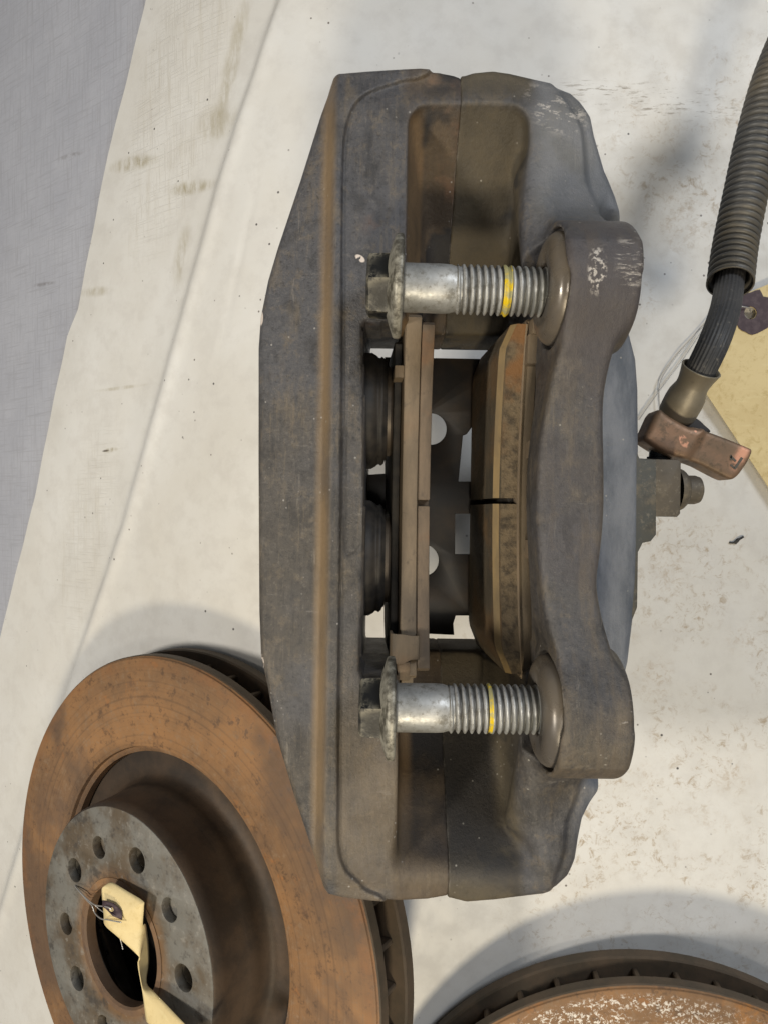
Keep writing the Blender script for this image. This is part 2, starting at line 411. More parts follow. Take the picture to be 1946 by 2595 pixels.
m, col, x, y, z, streak, big, med, fine, dust, deep = body_material('cast_iron_outer_half', False, 1)
# dusty fillet along the rib
rib = m.mul(m.ramp(m.math('ABSOLUTE', m.math('ADD', x, 0.158)), 0.030, 0.004), m.ramp(m.noise(4, 5, 0.6, stretch=(3, 0.8, 1)), 0.25, 0.6, 0.35, 1.0), m.ramp(z, -0.12, -0.06))
col = m.mix(m.mul(rib, 0.85), col, (0.235, 0.16, 0.085))
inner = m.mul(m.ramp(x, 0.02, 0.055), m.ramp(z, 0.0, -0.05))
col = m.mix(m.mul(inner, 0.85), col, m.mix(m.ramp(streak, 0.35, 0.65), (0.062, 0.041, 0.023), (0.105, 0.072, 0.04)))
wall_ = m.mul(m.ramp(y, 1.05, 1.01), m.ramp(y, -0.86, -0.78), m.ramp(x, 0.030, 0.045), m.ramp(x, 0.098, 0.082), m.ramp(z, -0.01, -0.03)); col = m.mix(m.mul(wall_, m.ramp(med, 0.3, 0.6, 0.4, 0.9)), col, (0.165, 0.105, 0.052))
soot_shade = m.math('MAXIMUM', m.ramp(m.noise(4.5, 4, 0.6), 0.50, 0.60), m.mul(m.ramp(y, -0.42, -0.60), m.ramp(y, -0.98, -0.86), m.ramp(m.noise(3, 5, 0.6), 0.28, 0.5)))  # soot spots; the lower pocket floor is also darkened to look shaded
col = m.mix(m.mul(soot_shade, m.ramp(x, 0.07, 0.10), inner, 0.95), col, (0.016, 0.015, 0.016))
low = m.mul(m.ramp(z, -0.06, -0.02), m.ramp(y, -0.35, -0.7), m.ramp(x, -0.12, -0.09), m.ramp(streak, 0.3, 0.6, 0.3, 0.9)); col = m.mix(m.mul(low, 0.5), col, (0.19, 0.14, 0.085))
orange = m.mul(m.ramp(m.noise(6, 5, 0.6), 0.58, 0.72), m.ramp(x, -0.08, -0.02), m.ramp(y, 0.3, 0.6)); col = m.mix(m.mul(orange, 0.5), col, (0.22, 0.12, 0.07))
col = m.mix(m.mul(m.edge(0.522, 0.565), m.ramp(m.noise(30, 4, 0.7), 0.45, 0.65), 0.5), col, (0.36, 0.33, 0.29))
spk = m.mul(m.ramp(m.voro(48), 0.16, 0.08), m.ramp(m.noise(12, 2), 0.58, 0.66)); col = m.mix(m.mul(spk, 0.6), col, (0.45, 0.43, 0.40))
chip = m.math('MAXIMUM', m.ell((*CLx(656, 797, -70), -70), (9, 28, 60), 0, 0.2), m.mul(m.ell((*CLx(657, 1690, -70), -70), (12, 36, 60), 0, 0.3), m.ramp(m.noise(50, 3), 0.45, 0.52)))
chip = m.math('MAXIMUM', chip, m.mul(m.ell((*CLx(912, 650, 0), -10), (16, 9, 40), -0.6, 0.3), m.ramp(m.noise(60, 3), 0.4, 0.5)))
col = m.mix(m.mul(chip, 0.95), col, (0.66, 0.58, 0.52))
m.bump(med, 5, 0.5); m.bump(streak, 5, 0.5); m.bump(fine, 1.6, 0.6)
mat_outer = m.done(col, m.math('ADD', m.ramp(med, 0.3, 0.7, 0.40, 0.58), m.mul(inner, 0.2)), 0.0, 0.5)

m, col, x, y, z, streak, big, med, fine, dust, deep = body_material('cast_iron_inner_half', True, 1)
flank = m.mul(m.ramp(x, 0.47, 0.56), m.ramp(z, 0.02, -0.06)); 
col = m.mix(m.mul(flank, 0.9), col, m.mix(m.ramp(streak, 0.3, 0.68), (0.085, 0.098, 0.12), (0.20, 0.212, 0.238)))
shoulder = m.mul(m.ramp(y, 0.66, 0.8), m.ramp(x, 0.33, 0.4)); col = m.mix(m.mul(shoulder, 0.7), col, m.mix(m.ramp(med, 0.3, 0.7), (0.20, 0.20, 0.205), (0.155, 0.155, 0.15)))
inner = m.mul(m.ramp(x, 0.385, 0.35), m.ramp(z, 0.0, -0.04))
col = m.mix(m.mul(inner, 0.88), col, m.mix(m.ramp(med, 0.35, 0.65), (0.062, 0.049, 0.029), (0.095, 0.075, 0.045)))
soot_shade = m.math('MAXIMUM', m.ramp(m.noise(4.2, 4, 0.6), 0.52, 0.62), m.mul(m.ramp(y, -0.42, -0.60), m.ramp(y, -0.98, -0.86), m.ramp(x, 0.345, 0.30), m.ramp(m.noise(3, 5, 0.6), 0.28, 0.5))); col = m.mix(m.mul(soot_shade, inner, 0.8), col, (0.019, 0.018, 0.019))  # soot, plus shade put into the colour of the lower pocket
armb = m.mul(m.ramp(z, 0.10, 0.15), m.ramp(m.noise(3.0, 6, 0.66, stretch=(5, 0.7, 1)), 0.45, 0.62)); col = m.mix(m.mul(armb, 0.55), col, (0.135, 0.104, 0.070))
purp = m.mul(m.ramp(m.noise(3.0, 4), 0.45, 0.6), m.ramp(z, 0.12, 0.2)); col = m.mix(m.mul(purp, 0.8), col, (0.062, 0.052, 0.051))
col = m.mix(m.mul(m.edge(0.522, 0.565), m.ramp(m.noise(30, 4, 0.7), 0.45, 0.65), 0.5), col, (0.36, 0.33, 0.29))
# bare scraped metal on the upper ear and on the shoulder corner
scr = m.mul(m.ell((*CLx(1575, 690, 180), 150), (62, 95, 160), 0, 0.35), m.ramp(m.noise(26, 5, 0.75, stretch=(0.6, 2.2, 1)), 0.50, 0.62))
scr2 = m.mul(m.ell((*CLx(1505, 690, 230), 225), (26, 62, 80), 0, 0.35), m.ramp(m.noise(70, 3, 0.7), 0.5, 0.6))
scr3 = m.mul(m.ell((*CLx(1415, 265, -15), -20), (110, 90, 90), -0.6, 0.6), m.ramp(m.noise(16, 6, 0.8, stretch=(1, 2, 1), rot=(0, 0, 0.5)), 0.53, 0.60))
scr4 = m.mul(m.ell((*CLx(1560, 1790, 180), 150), (40, 150, 160), 0, 0.5), m.ramp(m.noise(26, 5, 0.75, stretch=(0.6, 2.2, 1)), 0.60, 0.70))
scrape = m.math('MAXIMUM', m.math('MAXIMUM', scr, scr2), m.math('MAXIMUM', scr3, scr4))
col = m.mix(m.mul(scrape, 0.85), col, (0.55, 0.50, 0.44))
spk = m.mul(m.ramp(m.voro(48), 0.16, 0.08), m.ramp(m.noise(12, 2), 0.57, 0.65)); col = m.mix(m.mul(spk, 0.6), col, (0.45, 0.42, 0.36))
m.bump(med, 5, 0.5); m.bump(streak, 5, 0.5); m.bump(fine, 1.6, 0.6)
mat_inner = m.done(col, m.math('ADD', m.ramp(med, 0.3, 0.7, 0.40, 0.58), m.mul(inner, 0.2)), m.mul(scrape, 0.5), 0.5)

ST = 4.0
XP = 181.0   # parting plane
# ---- outer half (left)
out_l = CD([(722, 163), (790, 157), (850, 153), (905, 150), (945, 153), (975, 159), (1003, 169), (1100, 400), (1100, 1500), (1075, 1934), (968, 1940), (920, 1949), (860, 1952), (800, 1947), (740, 1939), (712, 1931), (702, 1915), (690, 1880), (640, 1740), (597, 1605), (578, 1500), (562, 1430), (558, 1330), (556, 1000), (556, 740), (561, 670), (578, 590), (600, 520), (650, 380), (700, 230), (714, 180)], -95)
face_l = smooth_poly(CD([(925, 145), (870, 160), (800, 190), (765, 225), (748, 270), (741, 330), (738, 500), (738, 730), (737, 900), (734, 1200), (731, 1480), (730, 1750), (731, 1830), (745, 1880), (775, 1915), (820, 1950), (1100, 2050), (1100, 50)], 0), 4)
patch_l = smooth_poly(CD([(742, 935), (755, 925), (775, 945), (778, 1000), (778, 1150), (772, 1185), (760, 1197), (744, 1190), (740, 1060)], 0), 4)
sq = lambda P: [(px_, YC+(py_-YC)*0.970) for px_, py_ in P]
out_l = sq(out_l)
g = Grid((-520, -1080, -720), (200, 1250, 30), ST)
gx, gy, gz = g.x, g.y, g.z
xr = -136.0
hl = -30-0.34*(xr-gx)
t = sstep((gx-(xr-30))/34)
h = hl*(1-t)+0*t+0*gy
h = h-13*sstep(0.5-g.p2(face_l)/7)-5*sstep(0.5-g.p2(patch_l)/8)
h = h-26*sstep((np.abs(gy-YC)-960)/110)
d = smax(g.p2(out_l), (gz-h)*0.93, 20)
rho = np.sqrt((gy-YC)**2+(gz-ZC)**2)
d = smax(d, rho-1476, 30)
xl = 43+(0.04+0.23*sstep((gy+100)/200))*np.clip(-12-gz, 0, 330)
slot = smax(rho-1279, xl-gx, 34)
ylim = np.where(gy > YC, 985, 1010)
qx = np.maximum(43+70-gx, 0); qy = np.maximum(np.abs(gy-YC)-ylim+70, 0)
slot = smax(slot, np.sqrt(qx*qx+qy*qy)-70, 12)
kk = 9+26*sstep((-760-gy)/130); d = smax(d, -slot, kk)
lipw = CD([(781, 700), (790, 688), (1200, 688), (1200, 1468), (785, 1468), (776, 1450), (778, 1390), (784, 1300), (786, 1200), (785, 1000), (786, 850), (783, 760)], -6)
w2 = np.maximum(g.p2(lipw), 0*gz)
wl = np.maximum(np.abs(gy-YC)-488, -55-gx)
d = smax(d, -np.minimum(w2, np.maximum(wl, gz+200)), 14)
d = smax(d, gx-(XP+0.4), 5)
outer = sdf_part('body_half', g, d, mat_outer, cal, CB); outer['label'] = 'left body half with a long rib and a bulging outer face'
# ---- inner half (right)
out_r = CD([(997, 169), (1015, 163), (1055, 159), (1090, 164), (1190, 188), (1222, 201), (1240, 222), (1260, 260), (1268, 300), (1290, 375), (1312, 425), (1328, 475), (1345, 600), (1368, 690), (1386, 760), (1391, 830), (1392, 960), (1391, 1150), (1388, 1260), (1381, 1340), (1368, 1450), (1345, 1545), (1288, 1665), (1262, 1725), (1242, 1765), (1234, 1805), (1227, 1850), (1213, 1890), (1190, 1918), (1160, 1928), (1060, 1942), (1000, 1947), (966, 1938), (890, 1944), (890, 168)], -115)
sh_r = smooth_poly(CD([(960, 100), (1150, 100), (1215, 205), (1232, 235), (1254, 270), (1262, 320), (1266, 380), (1280, 440), (1292, 500), (1290, 700), (1270, 1000), (1272, 1400), (1270, 1600), (1245, 1720), (1222, 1780), (1218, 1840), (1200, 1890), (1170, 2000), (960, 2000)], -20), 4)
arm_r = []
for x_, y_ in [(1228, 560), (1245, 522), (1270, 508), (1305, 505), (1340, 515), (1361, 550), (1366, 615), (1351, 690), (1324, 745), (1306, 810), (1298, 880), (1300, 1000), (1300, 1100), (1294, 1180), (1285, 1255), (1293, 1320), (1314, 1395), (1336, 1460), (1342, 1540), (1338, 1600), (1317, 1636), (1275, 1642), (1238, 1630), (1222, 1590)]:
    arm_r += CD([(x_, y_)], 135+70*(math.exp(-((y_-600)/140)**2)+math.exp(-((y_-1530)/140)**2)))
arm_l = CD([(1216, 1530), (1206, 1450), (1178, 1395), (1160, 1320), (1150, 1240), (1143, 1120), (1144, 1020), (1152, 940), (1166, 860), (1180, 790), (1195, 730), (1210, 650)], 75)
arm = smooth_poly(arm_r+arm_l, 4)
out_r = sq(out_r)
g = Grid((165, -1080, -720), (740, 1250, 290), ST)
def rbox2(x, y, cx_, cy_, hx, hy, rr):
    qx = np.abs(x-cx_)-hx+rr; qy = np.abs(y-cy_)-hy+rr
    return np.sqrt(np.maximum(qx, 0)**2+np.maximum(qy, 0)**2)+np.minimum(np.maximum(qx, qy), 0)-rr
gx, gy, gz = g.x, g.y, g.z
h = -10-95*sstep(0.5+g.p2(sh_r)/46)*sstep((760-np.abs(gy-40))/90)-14*sstep(0.5+g.p2(sh_r)/20)
h = h-26*sstep((np.abs(gy-YC)-960)/110)-0.10*np.maximum(gx-430, 0)
d = smax(g.p2(out_r), (gz-h)*0.9, 26)
rho = np.sqrt((gy-YC)**2+(gz-ZC)**2)
d = smax(d, rho-1476, 30)
lowr = sstep((-380-gy)/60)
xrr = 357+lowr*(46-0.30*np.clip(-gz, 0, 330))
slot = smax(rho-1279, gx-xrr, 34)
slot = smax(slot, gz-60, 10)
ylim = np.where(gy > YC, 985, 1010)
qx = np.maximum(gx-357-60*lowr+64, 0); qy = np.maximum(np.abs(gy-YC)-ylim+64, 0)
slot = smax(slot, np.sqrt(qx*qx+qy*qy)-64, 12)
kk = 11+26*sstep((-760-gy)/130); d = smax(d, -slot, kk)
d = smax(d, -np.maximum(np.abs(gy-YC)-488, gx-425), 14)
# port in the side wall of the upper pocket
d = smax(d, -(np.maximum(np.sqrt((gy-769)**2+(gz+78)**2)-40, gx-372)), 8)
# mounting arm with its two ears
ears = np.exp(-((gy-537)/170)**2)+np.exp(-((gy+466)/170)**2)
ha = 160+72*ears
e = smax(g.p2(arm), smax(gz-ha, np.maximum((gz-(234-1.25*(gy-585)))*0.62, (gz-(234-1.7*(-515-gy)))*0.5), 30), 22); e = smax(e, (15-205*ears*1.0)-gz, 30)
for yy in (537, -466):
    c = smax(np.sqrt((gy-yy)**2+(gz-100)**2)-150, np.maximum(394-gx, gx-554), 20)
    e = smin(e, c, 26)
    # column under the ear
    c2 = smax(np.maximum(np.abs(gy-yy)-118, np.maximum(400-gx, gx-548)), np.maximum(gz-100, -190-gz), 24)
    e = smin(e, c2, 20)
for yy, s in ((537, 1), (-466, -1)):   # sloping webs from the ears to the pocket walls
    a = np.array([405, yy+s*95, 10.]); b = np.array([372, yy+s*330, -70.]); ab = b-a
    tt = np.clip(((gx-a[0])*ab[0]+(gy-a[1])*ab[1]+(gz-a[2])*ab[2])/(ab@ab), 0, 1)
    c = np.sqrt((gx-a[0]-ab[0]*tt)**2+(gy-a[1]-ab[1]*tt)**2+(gz-a[2]-ab[2]*tt)**2)-(52-14*tt)
    e = smin(e, c, 30)
wg = np.maximum(np.maximum(398-gx, gx-(545-0.1*np.abs(gy-600))), np.maximum(560-gy, -200-gz)); wg = smax(wg, (gz-np.minimum(218, 222-1.25*(gy-600)))*0.62, 20); e = smin(e, wg, 40)
wg = np.maximum(np.maximum(402-gx, gx-535), np.maximum(gy+500, -200-gz)); wg = smax(wg, (gz-np.minimum(200, 190-2.0*(-566-gy)))*0.45, 20); e = smin(e, wg, 40)
d = smin(d, e, 64)
for yy in (537, -466):
    d = smax(d, -np.maximum(np.sqrt((gy-yy)**2+(gz-100)**2)-139, gx-409), 7)
    d = np.maximum(d, -np.maximum(np.sqrt((gy-yy)**2+(gz-100)**2)-64, gx-520))
d = smax(d, (XP-0.4)-gx, 5)
inner_o = sdf_part('body_half', g, d, mat_inner, cal, CB); inner_o['label'] = 'right body half with a wavy mounting arm and two round ears'
del g, gx, gy, gz, d, e, rho, slot, h, w2, wl, c, c2
CBv = np.array(CB)
# cast lugs on the back that the caliper stands on
for (xx, yy, rr) in ((560, 300, 58), (560, -190, 58), (-330, 290, 62), (-330, -140, 62)):
    v, f = lathe([(0, -1200), (rr-8, -1200), (rr, -1192), (rr, -560), (0, -560)], 40)
    v[:, 0] += xx; v[:, 1] += yy
    link('rear_lug', sharp(mesh_np('rear_lug', v-np.array(CB), f), 40), mat_outer, cal)
# bushings in the ears
m = Mat('bushing_steel', CB); nz = m.noise(22, 5); nb = m.noise(5, 4)
col = m.mix(m.ramp(nb, 0.35, 0.65), (0.17, 0.14, 0.105), (0.115, 0.10, 0.085)); col = m.mix(m.mul(m.edge(0.53, 0.60), m.ramp(nz, 0.4, 0.6), 0.7), col, (0.42, 0.40, 0.38))
m.bump(nz, 2, 0.4); mat_bush = m.done(col, m.ramp(nz, 0.3, 0.7, 0.22, 0.42), 0.25, 0.6)
prof = [(60, 60), (60, 6), (63, 0), (98, -2), (110, 2), (122, 10), (129, 20), (131, 30), (131, 60)]
for yy in (537, -466):
    M = XAX.copy(); M[:3, 3] = (368, yy, 100)
    v, f = lathe(prof, 96, M)
    link('bushing', mesh_np('bushing', v-CBv, f), mat_bush, cal)
# pistons with dust boots
m = Mat('rubber_boot', CB); nz = m.noise(20, 5); col = m.mix(m.ramp(nz, 0.35, 0.65), (0.014, 0.013, 0.012), (0.036, 0.030, 0.024)); m.bump(nz, 2, 0.5); mat_boot = m.done(col, 0.6, 0, 0.4)
m = Mat('piston_steel', CB); nz = m.noise(14, 5); col = m.mix(m.ramp(nz, 0.35, 0.65), (0.05, 0.04, 0.03), (0.10, 0.078, 0.056)); m.bump(nz, 2, 0.4); mat_pist = m.done(col, 0.5, 0.4)
for yy in (290, -133):
    M = XAX.copy(); M[:3, 3] = (-70, yy, -250)
    v, f = lathe([(0, 90), (120, 90), (128, 84), (128, 40), (128, 0)], 64, M)
    p = link('piston', mesh_np('piston', v-CBv, f), mat_pist, cal); sharp(p.data, 40)
    v, f = lathe([(166, 0), (166, 30), (158, 44), (153, 48), (152, 53), (156, 58), (150, 66), (141, 69), (140, 73), (129, 75)], 64, M)
    link('dust_boot', mesh_np('dust_boot', v-CBv, f), mat_boot, p)
# sheet metal spring plate over the window
m = Mat('spring_plate_steel', CB); nz = m.noise(9, 5); col = m.mix(m.ramp(nz, 0.35, 0.7), (0.008, 0.006, 0.005), (0.026, 0.016, 0.008)); m.bump(nz, 2, 0.4); mat_plate = m.done(col, 0.45, 0.15)
ZP = -520
po = [CLx(x, y, ZP) for x, y in [(975, 905), (1236, 910), (1232, 960), (1226, 1040), (1182, 1100), (1172, 1104), (1161, 1220), (1265, 1220), (1265, 1302), (1153, 1302), (1152, 1404), (1190, 1404), (1190, 1560), (1154, 1560), (1148, 1580), (1150, 1609), (1060, 1605), (975, 1600), (975, 1300), (860, 1290), (860, 1208), (975, 1200)]]
ph = [circle(*CLx(1091, 1087, ZP), 52, 40), circle(*CLx(1071, 1420, ZP), 52, 40)]
pl = plate('spring_plate', po, ph, ZP-8, ZP+2, 2); pl.transform(Matrix.Translation(-Vector(CB)*K))
link('spring_plate', pl, mat_plate, cal)
# fluid inlet boss, block and bleed screw on the right flank
m = Mat('boss_iron', CB); nz = m.noise(26, 5); nb = m.noise(6, 4)
col = m.mix(m.ramp(nb, 0.35, 0.65), (0.088, 0.080, 0.063), (0.072, 0.075, 0.068)); col = m.mix(m.ramp(nz, 0.55, 0.75, 0, 0.5), col, (0.045, 0.038, 0.030)); nd_ = m.noise(11, 6, 0.75); col = m.mix(m.ramp(nd_, 0.5, 0.66, 0, 0.7), col, (0.19, 0.155, 0.105)); col = m.mix(m.ramp(m.noise(60, 4, 0.8), 0.55, 0.7, 0, 0.6), col, (0.24, 0.21, 0.16)); m.bump(nd_, 5, 0.5)
m.bump(nz, 2.5, 0.5); mat_boss = m.done(col, 0.6, 0.1)
m = Mat('block_iron', CB); nz = m.noise(26, 5); nb = m.noise(7, 4)
col = m.mix(m.ramp(nb, 0.35, 0.65), (0.115, 0.094, 0.068), (0.085, 0.073, 0.056)); col = m.mix(m.ramp(nz, 0.55, 0.75, 0, 0.5), col, (0.045, 0.038, 0.030)); nd_ = m.noise(11, 6, 0.75); col = m.mix(m.ramp(nd_, 0.5, 0.66, 0, 0.7), col, (0.19, 0.155, 0.105)); col = m.mix(m.ramp(m.noise(60, 4, 0.8), 0.55, 0.7, 0, 0.6), col, (0.24, 0.21, 0.16)); m.bump(nd_, 5, 0.5)
m.bump(nz, 2.5, 0.5); mat_block = m.done(col, 0.6, 0.1)
ZB = -150
b0 = [CLx(x, y, ZB) for x, y in [(1590, 1100), (1604, 1100), (1612, 1140), (1622, 1161), (1664, 1163), (1664, 1355), (1650, 1372), (1630, 1376), (1618, 1400), (1616, 1540), (1600, 1580), (1580, 1580)]]
me = plate('inlet_boss', b0, [], ZB-190, ZB, 8); me.transform(Matrix.Translation(-Vector(CB)*K)); link('inlet_boss', me, mat_boss, cal)
b1 = [CLx(x, y, ZB-6) for x, y in [(1660, 1163), (1720, 1165), (1726, 1172), (1724, 1302), (1716, 1310), (1660, 1309)]]
me = plate('inlet_block', b1, [], ZB-150, ZB-6, 5); me.transform(Matrix.Translation(-Vector(CB)*K)); link('inlet_block', me, mat_block, cal)
pA = np.array([*CLx(1722, 1241, ZB-70), ZB-70])
M = XAX.copy(); M[:3, 3] = pA
v, f = lathe([(0, 58), (26, 58), (37, 52), (41, 40), (41, 16), (46, 14), (56, 4), (60, -4), (60, -14)], 40, M)
link('bleed_screw', sharp(mesh_np('bleed_screw', v-CBv, f), 35), mat_block, cal)
# banjo bolt under the copper fitting
pA = np.array([*CLx(1668, 1164, -292), -292])
M = frame(pA, pA+np.array([0.1, 1, 0]))
m = Mat('black_bolt', CB); nz = m.noise(30, 4); m.bump(nz, 2, 0.4); mat_blk = m.done(m.mix(m.ramp(nz, 0.5, 0.7), (0.012, 0.012, 0.013), (0.05, 0.048, 0.045)), 0.25, 0.6)
v, f = lathe([(0, 46), (24, 46), (30, 40), (30, 30), (33, 28), (33, 22), (29, 20), (29, 6), (34, 4), (34, -6)], 32, M)
link('inlet_bolt', sharp(mesh_np('inlet_bolt', v-CBv, f), 35), mat_blk, cal)

# ================================================================== brake pads
def pad_material(name, base, c1, c2, rust=0.3, seed=0):
    m = Mat(name, base); m.k = seed
    a = m.noise(7, 6, 0.66, stretch=(3, 0.7, 2)); b = m.noise(28, 5, 0.7); c = m.noise(5, 4)
    col = m.mix(m.ramp(a, 0.35, 0.65), c1, c2); col = m.mix(m.mul(m.ramp(c, 0.55, 0.68), rust), col, (0.26, 0.11, 0.035))
    col = m.mix(m.ramp(b, 0.56, 0.74, 0, 0.6), col, (0.06, 0.048, 0.038))
    m.bump(a, 4, 0.4); m.bump(b, 3.5, 0.6)
    return m.done(col, 0.72, 0.0, 0.4)
def yz_plate(name, poly, x0, x1, bev):     # outline in (y, z), extruded along x
    M = np.array([[0, 0, 1, 0], [1, 0, 0, 0], [0, 1, 0, 0], [0, 0, 0, 1.0]])
    return plate(name, poly, [], x0, x1, bev, M)
def pad_outline(y0, y1, ztop, zmid, zbot, cut=40, n=16, slot=None):
    ym = (y0+y1)/2; hw = (y1-y0)/2; pts = []
    pts += [(y0, zbot+cut), (y0+cut, zbot)]
    for i in range(1, n): yy = y0+cut+(y1-y0-2*cut)*i/n; pts.append((yy, zbot-26*(1-((yy-ym)/hw)**2)))
    pts += [(y1-cut, zbot), (y1, zbot+cut), (y1, ztop-8), (y1-8, ztop)]
    for i in range(n-1, 0, -1):
        yy = y0+8+(y1-y0-16)*i/n
        if slot and abs(yy-slot) < 30: 
            if abs(yy-slot) < 30 and not any(abs(p[0]-slot) < 14 and p[1] < zmid for p in pts[-6:]):
                zt = zmid+(ztop-zmid)*((slot-ym)/hw)**2
                pts += [(slot+9, zt), (slot+7, zt-26), (slot-7, zt-26), (slot-9, zt)]
            continue
        pts.append((yy, zmid+(ztop-zmid)*((yy-ym)/hw)**2))
    pts += [(y0+8, ztop), (y0, ztop-8)]
    return pts
TL = math.radians(3.4)
def pad_thing(label, x0, yb, zb, tilt):
    X = x0*ca+yb*sa; Y = -x0*sa+yb*ca      # caliper frame -> world
    return thing('brake_pad', label, 'brake pad', (X, Y, zb), Matrix.LocRotScale(None, (Matrix.Rotation(-A0, 3, 'Z') @ Matrix.Rotation(tilt, 3, 'Y')).to_quaternion(), None).to_euler(), 'brake pads inside the caliper')
def tr(me, o): me.transform(Matrix.Translation(-Vector(o)*K)); return me
# left pad (caliper-frame coordinates, then moved to its base)
PB = (36, 45, -470)
pad = pad_thing('worn brake pad on the piston side, with a folded spring clip at its lower end', 26, 45, -470, TL)
mpl = pad_material('pad_plate_brown', PB, (0.20, 0.150, 0.098), (0.145, 0.110, 0.074), 0.1, 2)
mfr = pad_material('pad_friction_brown', PB, (0.165, 0.120, 0.080), (0.105, 0.079, 0.055), 0.3, 9)
mclip = pad_material('clip_steel', PB, (0.165, 0.122, 0.078), (0.115, 0.088, 0.058), 0.1, 14)
sl = 1297.5-1264
me = yz_plate('backing_plate', pad_outline(-436, 520, -58, -112, -470), 36, 78, 5); link('backing_plate', tr(me, PB), mpl, pad)
me = yz_plate('friction_block', pad_outline(-418, 503, -64, -118, -462, 110, slot=26), 79, 113, 4); link('friction_block', tr(me, PB), mfr, pad)
me = yz_plate('shim', pad_outline(-400, 470, -150, -180, -450, 60), 14, 34, 3); link('shim', tr(me, PB), mat_boot, pad)
me = yz_plate('end_tab', [(-468, -68), (-425, -62), (-425, -210), (-468, -200)], 38, 70, 4); link('end_tab', tr(me, PB), mpl, pad)
# folded clip around the lower end
pr = [(8, -110), (8, -66), (12, -55), (22, -48), (40, -46), (62, -47), (80, -48), (84, -52), (84, -120)]
v = []; f = []
for i, (a, b) in enumerate(pr):
    for yy in ((-395, -318) if i < 5 else (-384, -322)): v.append((a, yy, b))
f = [(2*i, 2*i+1, 2*i+3, 2*i+2) for i in range(len(pr)-1)]
me = mesh_np('spring_clip', np.array(v)-np.array(PB), f, True)
o = link('spring_clip', me, mclip, pad); so = o.modifiers.new('s', 'SOLIDIFY'); so.thickness = 7*K; so.offset = 1; bv = o.modifiers.new('b', 'BEVEL'); bv.width = 2*K; bv.segments = 2
me = yz_plate('clip_tongue', [(-440, -60), (-392, -52), (-392, -120), (-440, -112)], 28, 60, 3); link('clip_tongue', tr(me, PB), mclip, pad)
me = yz_plate('shim_tab', [(360, -95), (392, -95), (392, -180), (360, -180)], 10, 36, 3); link('shim_tab', tr(me, PB), mclip, pad)
# right pad
PB2 = (300, 45, -470)
pad2 = pad_thing('thicker brake pad by the mounting arm, its slotted friction face with a yellowish worn edge', 277, 45, -470, TL)
m = Mat('pad_face', PB2); x, y, z = m.sep(); a = m.noise(5, 6, 0.65, stretch=(1, 0.7, 2)); b = m.noise(30, 5, 0.7); cc = m.noise(4.5, 4)
col = m.mix(m.ramp(a, 0.35, 0.65), (0.058, 0.047, 0.031), (0.098, 0.075, 0.047)); col = m.mix(m.mul(m.ramp(cc, 0.46, 0.64), 0.6), col, (0.15, 0.085, 0.034))
topf = m.ramp(x, 0.316, 0.321)
crumb = m.mix(m.ramp(b, 0.4, 0.66), (0.15, 0.112, 0.068), (0.055, 0.042, 0.028)); crumb = m.mix(m.mul(m.ramp(cc, 0.50, 0.62), m.ramp(y, 0.1, 0.3)), crumb, (0.19, 0.095, 0.036))
col = m.mix(topf, col, crumb)
m.bump(a, 3, 0.3); m.bump(b, 6, 0.8); mfr2 = m.done(col, 0.7, 0, 0.4)
m = Mat('pad_edge_yellow', PB2); a = m.noise(6, 6, 0.65, stretch=(4, 0.8, 1)); b = m.noise(30, 4)
col = m.mix(m.ramp(a, 0.35, 0.65), (0.24, 0.165, 0.072), (0.165, 0.118, 0.060)); col = m.mix(m.ramp(b, 0.58, 0.75, 0, 0.5), col, (0.08, 0.06, 0.035)); m.bump(a, 3, 0.4); med_ = m.done(col, 0.6, 0, 0.4)
mpl2 = pad_material('pad_plate_olive', PB2, (0.125, 0.098, 0.065), (0.165, 0.125, 0.08), 0.15, 20)
# friction block with chamfered ends, a chamfered near edge and a slot: cross sections along y
def fr_sec(yy, xa):
    hw = 460.0; q = ((yy-42)/hw)**2
    zt = -128+68*q; zb = -478+10*q
    return zt, zb
ysl = [-420, -372, -300, -200, -100, -20, 14, 14.5, 46, 46.5, 90, 200, 300, 400, 455, 500]
def block(name, y0, y1, n, mat, slot):
    V = []; Fc = []
    ys = np.linspace(y0, y1, n)
    for yy in ys:
        zt, zb = fr_sec(yy, 0)
        e = max(0.0, (abs(yy-42)-395)/65.0)           # end chamfer
        xin = 300+26*min(e, 1)
        V += [(xin, yy, zb), (xin, yy, zt-16), (xin+14, yy, zt), (364, yy, zt), (364, yy, zb)]
    for i in range(n-1):
        for k in range(5): Fc.append((5*i+k, 5*i+(k+1) % 5, 5*i+5+(k+1) % 5, 5*i+5+k))
    Fc += [tuple(range(4, -1, -1)), tuple(5*(n-1)+k for k in range(5))]
    me = mesh_np(name, np.array(V)-np.array(PB2), Fc); bm = bmesh.new(); bm.from_mesh(me); bmesh.ops.recalc_face_normals(bm, faces=bm.faces)
    me.materials.append(mat); me.materials.append(med_)
    for fc in bm.faces:
        if fc.normal.x < -0.35 and fc.normal.z > 0.35: fc.material_index = 1
    bm.to_mesh(me); bm.free(); sharp(me, 25)
    o = bpy.data.objects.new(name, me); COL.objects.link(o); o.parent = pad2; return o
block('friction_block', -420, 27, 24, mfr2, 0)
block('friction_block', 43, 500, 24, mfr2, 0)
me = yz_plate('slot_bridge', [(27, -165), (43, -165), (43, -470), (27, -470)], 346, 364, 1); link('slot_bridge', tr(me, PB2), mat_boot, pad2)
me = yz_plate('backing_plate', pad_outline(-436, 516, -66, -122, -480), 366, 402, 4); link('backing_plate', tr(me, PB2), mpl2, pad2)
me = yz_plate('plate_seam', pad_outline(-430, 508, -60, -117, -470), 363, 369, 2); link('plate_seam', tr(me, PB2), mpl, pad2)
